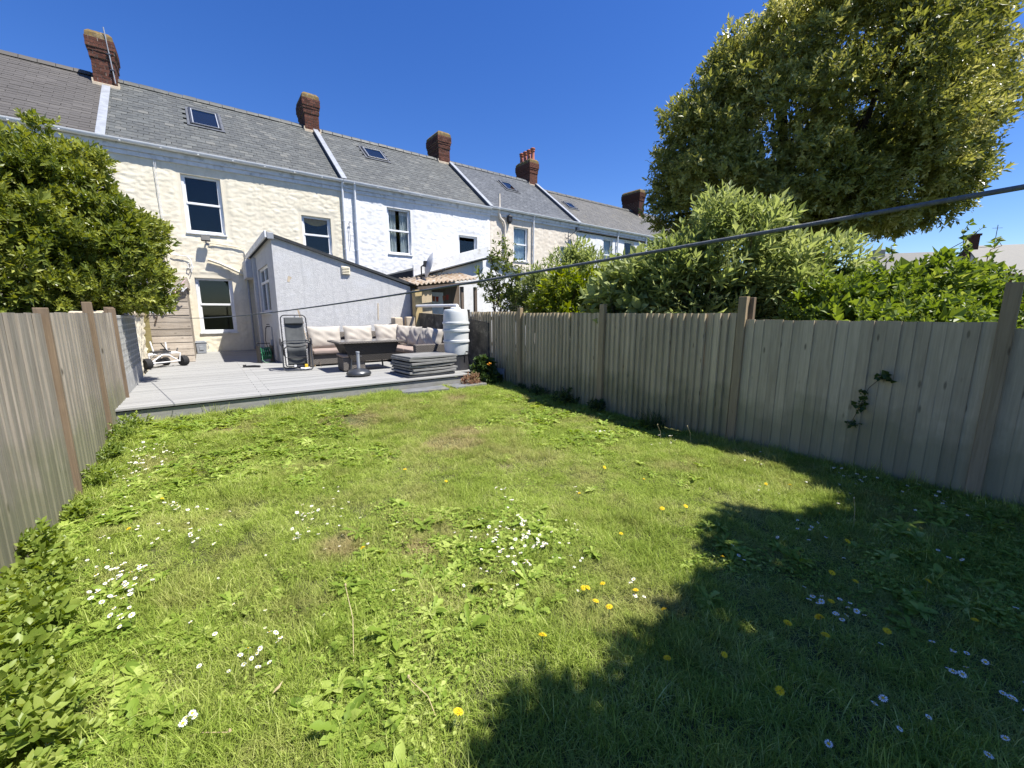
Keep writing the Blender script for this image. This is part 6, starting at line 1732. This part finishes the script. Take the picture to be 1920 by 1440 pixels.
DAISIES = "1.51,2.19p 1.54,2.12p 1.88,2.36p 1.65,2.36p 1.83,2.01p 1.77,2.05p 1.84,2.30p 1.54,1.92p 1.54,2.01p 1.90,2.34p 1.69,2.02p 1.78,2.05p 1.56,1.89p 1.55,1.88p 1.48,2.01p 1.45,1.94p 1.60,2.41p 1.83,2.04p 1.76,2.21p 1.68,2.20p 1.54,2.13p 1.51,1.92p 1.53,1.88p 1.85,2.28p 1.75,1.99p 1.84,2.24p 1.72,2.01p 1.74,2.46p 1.75,2.37p 1.45,2.06p 1.88,2.37p 1.79,2.17p 1.45,1.90p 1.74,2.45p 1.88,2.39p 1.55,2.28p 1.83,2.30p 1.40,1.96p 1.84,2.09p 1.61,2.14p 1.64,2.05p 1.60,2.06p 1.79,2.01p 1.52,2.04p 1.61,2.33p 1.80,1.99p 1.87,2.42p 1.57,2.12p 1.41,2.21p 1.88,2.36p 1.69,2.12p 1.76,2.17p -0.55,5.99a -0.55,5.86a -0.73,6.31a -0.61,6.30a -0.70,6.37a -0.68,6.18a -0.72,6.35a -0.60,6.03a -0.72,6.45a -0.53,6.30a -0.76,6.34a -0.58,6.42a -0.71,6.37a -0.51,6.15a -0.51,6.33a -0.69,6.15a -0.49,6.13a -0.76,6.55a -0.64,6.41a -0.51,5.90a -0.80,5.98a -0.66,5.70a -0.67,5.85a -0.81,5.98a -0.68,5.89a -0.76,5.88a -0.75,5.87a -0.72,5.61a -0.66,5.62a -0.69,5.78a -0.78,5.93a -0.72,5.91a -0.64,5.66a -0.64,5.72a -0.67,3.52a -0.49,3.31a -0.56,3.21a -0.52,3.40a -0.61,3.28a -0.54,3.25a -0.61,3.52a -0.52,3.23a -0.64,3.32a -0.49,3.19a -0.62,3.41a -0.57,3.39a -0.68,3.46a -0.62,3.48a -0.59,3.34a -0.52,3.39a -0.66,3.51a -0.67,3.43a -0.48,3.35a -0.58,3.35a -0.46,3.34a -0.44,3.24a -0.58,3.43a -0.54,3.28a -0.62,3.13a -0.63,3.30a -0.59,3.11a -0.70,3.29a -0.61,3.06a -0.53,3.17a -0.52,3.02a -0.66,3.24a -0.67,3.13a -0.56,3.02a -0.54,3.08a -0.56,3.13a -0.58,2.91a -0.51,2.91a -0.52,2.84a -0.50,2.85a -0.52,2.88a -0.20,4.37b -0.42,4.48b -0.25,4.23b -0.36,4.47b -0.36,4.36b -0.19,4.29b -0.32,4.38b -0.32,4.38b -0.41,4.43b 0.64,3.54b 0.61,3.64b 0.57,3.51b 0.57,3.57b 0.53,3.57b 0.44,3.60b 0.63,3.53b 0.52,3.55b 0.48,3.71b 0.47,3.63b 0.51,3.69b 0.56,3.46b 0.49,3.58b 0.40,3.21b 0.45,3.33b 0.43,3.31b 0.39,3.35b 0.39,3.23b 0.42,3.26b 0.41,3.21b 0.47,3.23b 0.42,3.23b 0.49,3.26b -0.17,3.77b -0.23,3.63b -0.12,3.47b -0.07,3.69b -0.25,3.81b -0.24,3.64b -0.23,3.58b -0.21,3.72b 0.07,2.18c 0.00,2.19c 0.04,2.10c 0.02,2.15c -0.01,2.16c 0.10,2.11c 0.04,2.20c -0.00,2.14c -0.18,1.95c -0.20,1.91c -0.25,1.96c -0.21,1.91c -0.25,1.95c 0.16,2.20c 0.14,2.24c 0.13,2.24c 0.14,2.21c 4.87,2.96d 4.72,2.82d 4.93,2.95d 4.56,2.89d 4.73,2.85d 4.79,2.86d 4.77,3.04d 4.46,2.97d 4.79,2.81d 4.86,2.86d 4.27,3.74d 4.40,3.71d 4.46,3.61d 4.29,3.71d 4.25,3.56d 1.90,1.29e 1.94,1.36e 1.96,1.27e 1.96,1.36e 1.92,1.30e 2.06,2.74d 2.13,2.92d 2.08,2.94d 2.04,2.82d 2.03,2.95d 2.03,2.71d 2.83,2.58d 2.73,2.59d 2.68,2.52d 5.30,1.26f 5.20,1.26f 5.16,1.20f 5.23,1.19f 5.18,1.11f 5.08,1.09f 5.20,1.05f 4.94,0.98f 5.15,0.99f 5.21,0.98f 5.05,0.96f 5.19,0.90f 4.85,1.09f 4.99,0.95f 5.10,1.12f 5.23,0.65f 5.15,0.63f 5.28,0.62f 5.01,0.67f 5.17,0.46f 5.19,0.42f 5.06,0.45f 5.00,0.41f 4.94,0.38f 4.98,0.37f 4.62,0.51f 4.92,0.25f 4.56,1.03f 4.49,0.97f 4.57,0.93f 4.31,0.96f 3.70,1.08g 3.67,1.00g 3.71,0.95g 3.51,0.98g 3.55,0.93g 3.59,0.92g 3.62,0.89g 3.56,0.85g 3.40,0.89g 3.28,1.07g 2.83,1.21g 2.79,1.11g 2.75,1.09g 3.35,0.71g 2.76,0.72h 2.70,0.66h 2.65,0.65h 2.67,0.64h 2.75,0.60h 2.64,0.59h 2.73,0.54h 2.61,0.56h 2.63,0.54h 2.87,0.52h 2.79,0.49h 2.72,0.48h 2.63,0.49h 2.59,0.46h 2.75,0.42h 2.60,0.33h 2.76,0.17h 4.02,0.32i 3.86,0.21i 3.91,0.19i 2.74,0.10i 2.76,0.08i 2.79,0.03i 2.84,0.01i 2.77,0.02i 2.63,0.09i 2.65,0.07i 2.60,0.07i 2.69,0.02i 2.76,-0.10i 2.60,-0.08i 2.61,-0.11i 2.58,-0.10i 2.60,-0.13i 3.48,-0.09i 2.16,0.26i 2.07,0.25i 2.10,0.19i 2.18,0.09i 1.79,0.30i 2.28,-0.08i 2.18,-0.05i"
DANDELIONS = [(1.76, 3.42), (0.74, 2.72), (-0.46, 4.70), (-0.61, 4.07), (2.62, 2.47), (3.29, 2.77), (1.68, 1.54), (1.69, 1.51), (1.79, 1.47), (1.66, 1.40), (1.66, 1.30), (1.92, 1.30), (1.19, 1.34), (0.70, 1.26), (1.59, 0.89), (1.87, 0.54), (1.90, 1.10), (2.89, 1.76), (4.26, 1.54), (4.32, 1.34), (3.90, 0.98), (3.03, 0.67), (3.06, 0.55), (3.34, 0.27), (2.70, 0.57), (2.53, 0.56), (2.50, 0.55), (2.36, 0.52), (2.33, 0.67), (3.14, 0.07), (2.67, 0.36), (1.87, 0.78), (3.50, 0.72), (3.12, 1.68), (3.40, 2.31), (2.32, 1.76), (1.54, 3.92), (2.66, 1.16)]
DLAB = {'p': 'white daisy in the dense daisy patch in the middle of the lawn', 'a': 'white daisy in the drifts along the sunny left fence', 'b': 'white daisy in the sunny lawn between the left drifts and the middle',
        'c': 'white daisy in the sunny grass near the low leafy shrub', 'd': 'white daisy in the far sunny lawn towards the deck and the shaded fence', 'e': 'white daisy beside the dandelions at the shade edge',
        'f': 'white daisy in the shade at the foot of the near fence panel', 'g': 'white daisy at the sunny notch of the lawn shade', 'h': 'white daisy among dandelions in the lawn shade',
        'i': 'white daisy in the darkest near corner of the lawn'}
for k, s in enumerate(DAISIES.split()):
    x, y = s[:-1].split(','); x, y = float(x) + R.gauss(0, .006), float(y) + R.gauss(0, .006); g = s[-1]
    x = max(FX0 + .06, min(FX1 - .06, x)); y = min(y, DECK_Y - .1)
    o = put('daisy', DM[k % 8], None, (x, y, gz(x, y) - .002), (R.gauss(0, .12), R.gauss(0, .12), R.uniform(0, 6.28)))
    o.scale = (R.uniform(.95, 1.4),) * 3
    tag(o, DLAB[g], 'daisy', DLAB[g].replace('white daisy', 'daisies'))

extra = []
for cx, cy, sx, sy, n in ((1.66, 2.14, .22, .22, 45), (-.55, 3.7, .30, .35, 40), (-.75, 5.6, .16, .5, 35), (-.6, 6.1, .2, .3, 25), (.75, 3.5, .2, .5, 20), (4.75, 1.6, .3, .2, 10), (0., 2.6, .3, .3, 12)):
    for i in range(n): extra.append((max(FX0 + .08, R.gauss(cx, sx)), R.gauss(cy, sy)))
ex = np.array(extra); zz = gz(ex[:, 0], ex[:, 1]); n = len(ex); s = rng.uniform(.7, 1.1, n)
dcol = srccol('daisy_sources', [bpy.data.objects.new('small_daisy_%d' % i, DM[i]) for i in range(4)])
o = scatter('small_daisies', np.column_stack([ex, zz]), np.stack([rng.normal(0, .15, n), rng.normal(0, .15, n), rng.uniform(0, 6.28, n)], 1), np.stack([s, s, s], 1), rng.integers(0, 4, n), dcol)
tag(o, 'smaller white daisies sprinkled through the daisy drifts', 'daisies', kind='stuff')


def dandy_mesh():
    st = MB(); st.tube([(0, 0, 0), (.004, .002, .05), (.008, .004, .092)], .0022, 6)
    hd = MB(); rr = random.Random(4)
    for ring, (ro, up, n) in enumerate(((.020, .002, 16), (.016, .006, 14), (.011, .009, 11), (.006, .011, 7))):
        for k in range(n):
            a = 2 * math.pi * k / n + rr.gauss(0, .08) + ring * .2; w = .16
            hd.add([(.002 * math.cos(a), .002 * math.sin(a), .001 + up * .4), (ro * .8 * math.cos(a - w), ro * .8 * math.sin(a - w), up), (ro * math.cos(a), ro * math.sin(a), up - .001), (ro * .8 * math.cos(a + w), ro * .8 * math.sin(a + w), up)], [(0, 1, 2, 3)])
    return st.mesh('dandelion', M['stalk']), hd.mesh('flower_head', M['dandy'])


sm, hm = dandy_mesh()
for k, (x, y) in enumerate(DANDELIONS):
    shade = (y < 1.15 and x > .9) or (y < 1.5 and x > 3.2) or x > 4.6
    lab = 'yellow dandelion flower in the shaded part of the lawn' if shade else 'yellow dandelion flower in the sunlit part of the lawn'
    o = put('dandelion', sm, None, (x, y, gz(x, y)), (R.gauss(0, .15), R.gauss(0, .15), R.uniform(0, 6.28)))
    o.scale = (R.uniform(.8, 1.15),) * 3
    tag(o, lab, 'dandelion', 'dandelions in the shade' if shade else 'dandelions in the sun')
    h = bpy.data.objects.new('flower_head', hm); COL.objects.link(h); h.parent = o; h.location = (.008, .004, .092); h.rotation_euler = (R.gauss(.1, .25), R.gauss(0, .25), 0)

# dry stalks and a fallen leaf
M['straw'] = pm('dry_stalk', (.50, .42, .25, 1), (.40, .31, .17, 1), 10, .9, .1)
for (x0, y0, x1, y1, h, lab) in [(-.30, 1.95, -.08, 1.80, .02, 'dry stalk lying in the grass near the low leafy shrub'), (.42, 1.85, .50, 2.25, .16, 'leaning dry stalk with a seed head in the near grass'), (4.02, .78, 4.0, .80, .22, 'pale upright dry stalk in the lawn shade'), (4.75, 3.0, 4.72, 3.05, .22, 'dry brown stalk at the edge of the fence shade'), (5.05, 2.75, 5.02, 2.8, .2, 'short dry stalk beside the grass tussock'), (.62, 1.32, .58, 1.55, .06, 'bent dry stalk at the bottom edge of the lawn'), (3.4, 1.75, 3.3, 1.6, .2, 'thin leaning seed stalk near the sunny notch')]:
    z0 = gz(x0, y0); m = MB(); m.tube([(x0, y0, z0 + .01), ((x0 + x1) / 2 + .02, (y0 + y1) / 2, z0 + h * .6 + .03), (x1, y1, z0 + h + .03)], .0018, 5); m.lathe([(.002, 0), (.007, .006), (.005, .014), (.001, .018)], (x1, y1, z0 + h + .03), 6)
    tag(m.build('dry_stalk', M['straw']), lab, 'stalk')
m = MB(); z0 = gz(.1, 1.9) + .06; m.add([(.08, 1.88, z0), (.11, 1.885, z0 + .008), (.13, 1.92, z0 + .008), (.095, 1.905, z0 - .003)], [(0, 1, 2), (0, 2, 3)]); tag(m.build('fallen_leaf', M['straw']), 'single pale fallen leaf on the near grass', 'leaf')
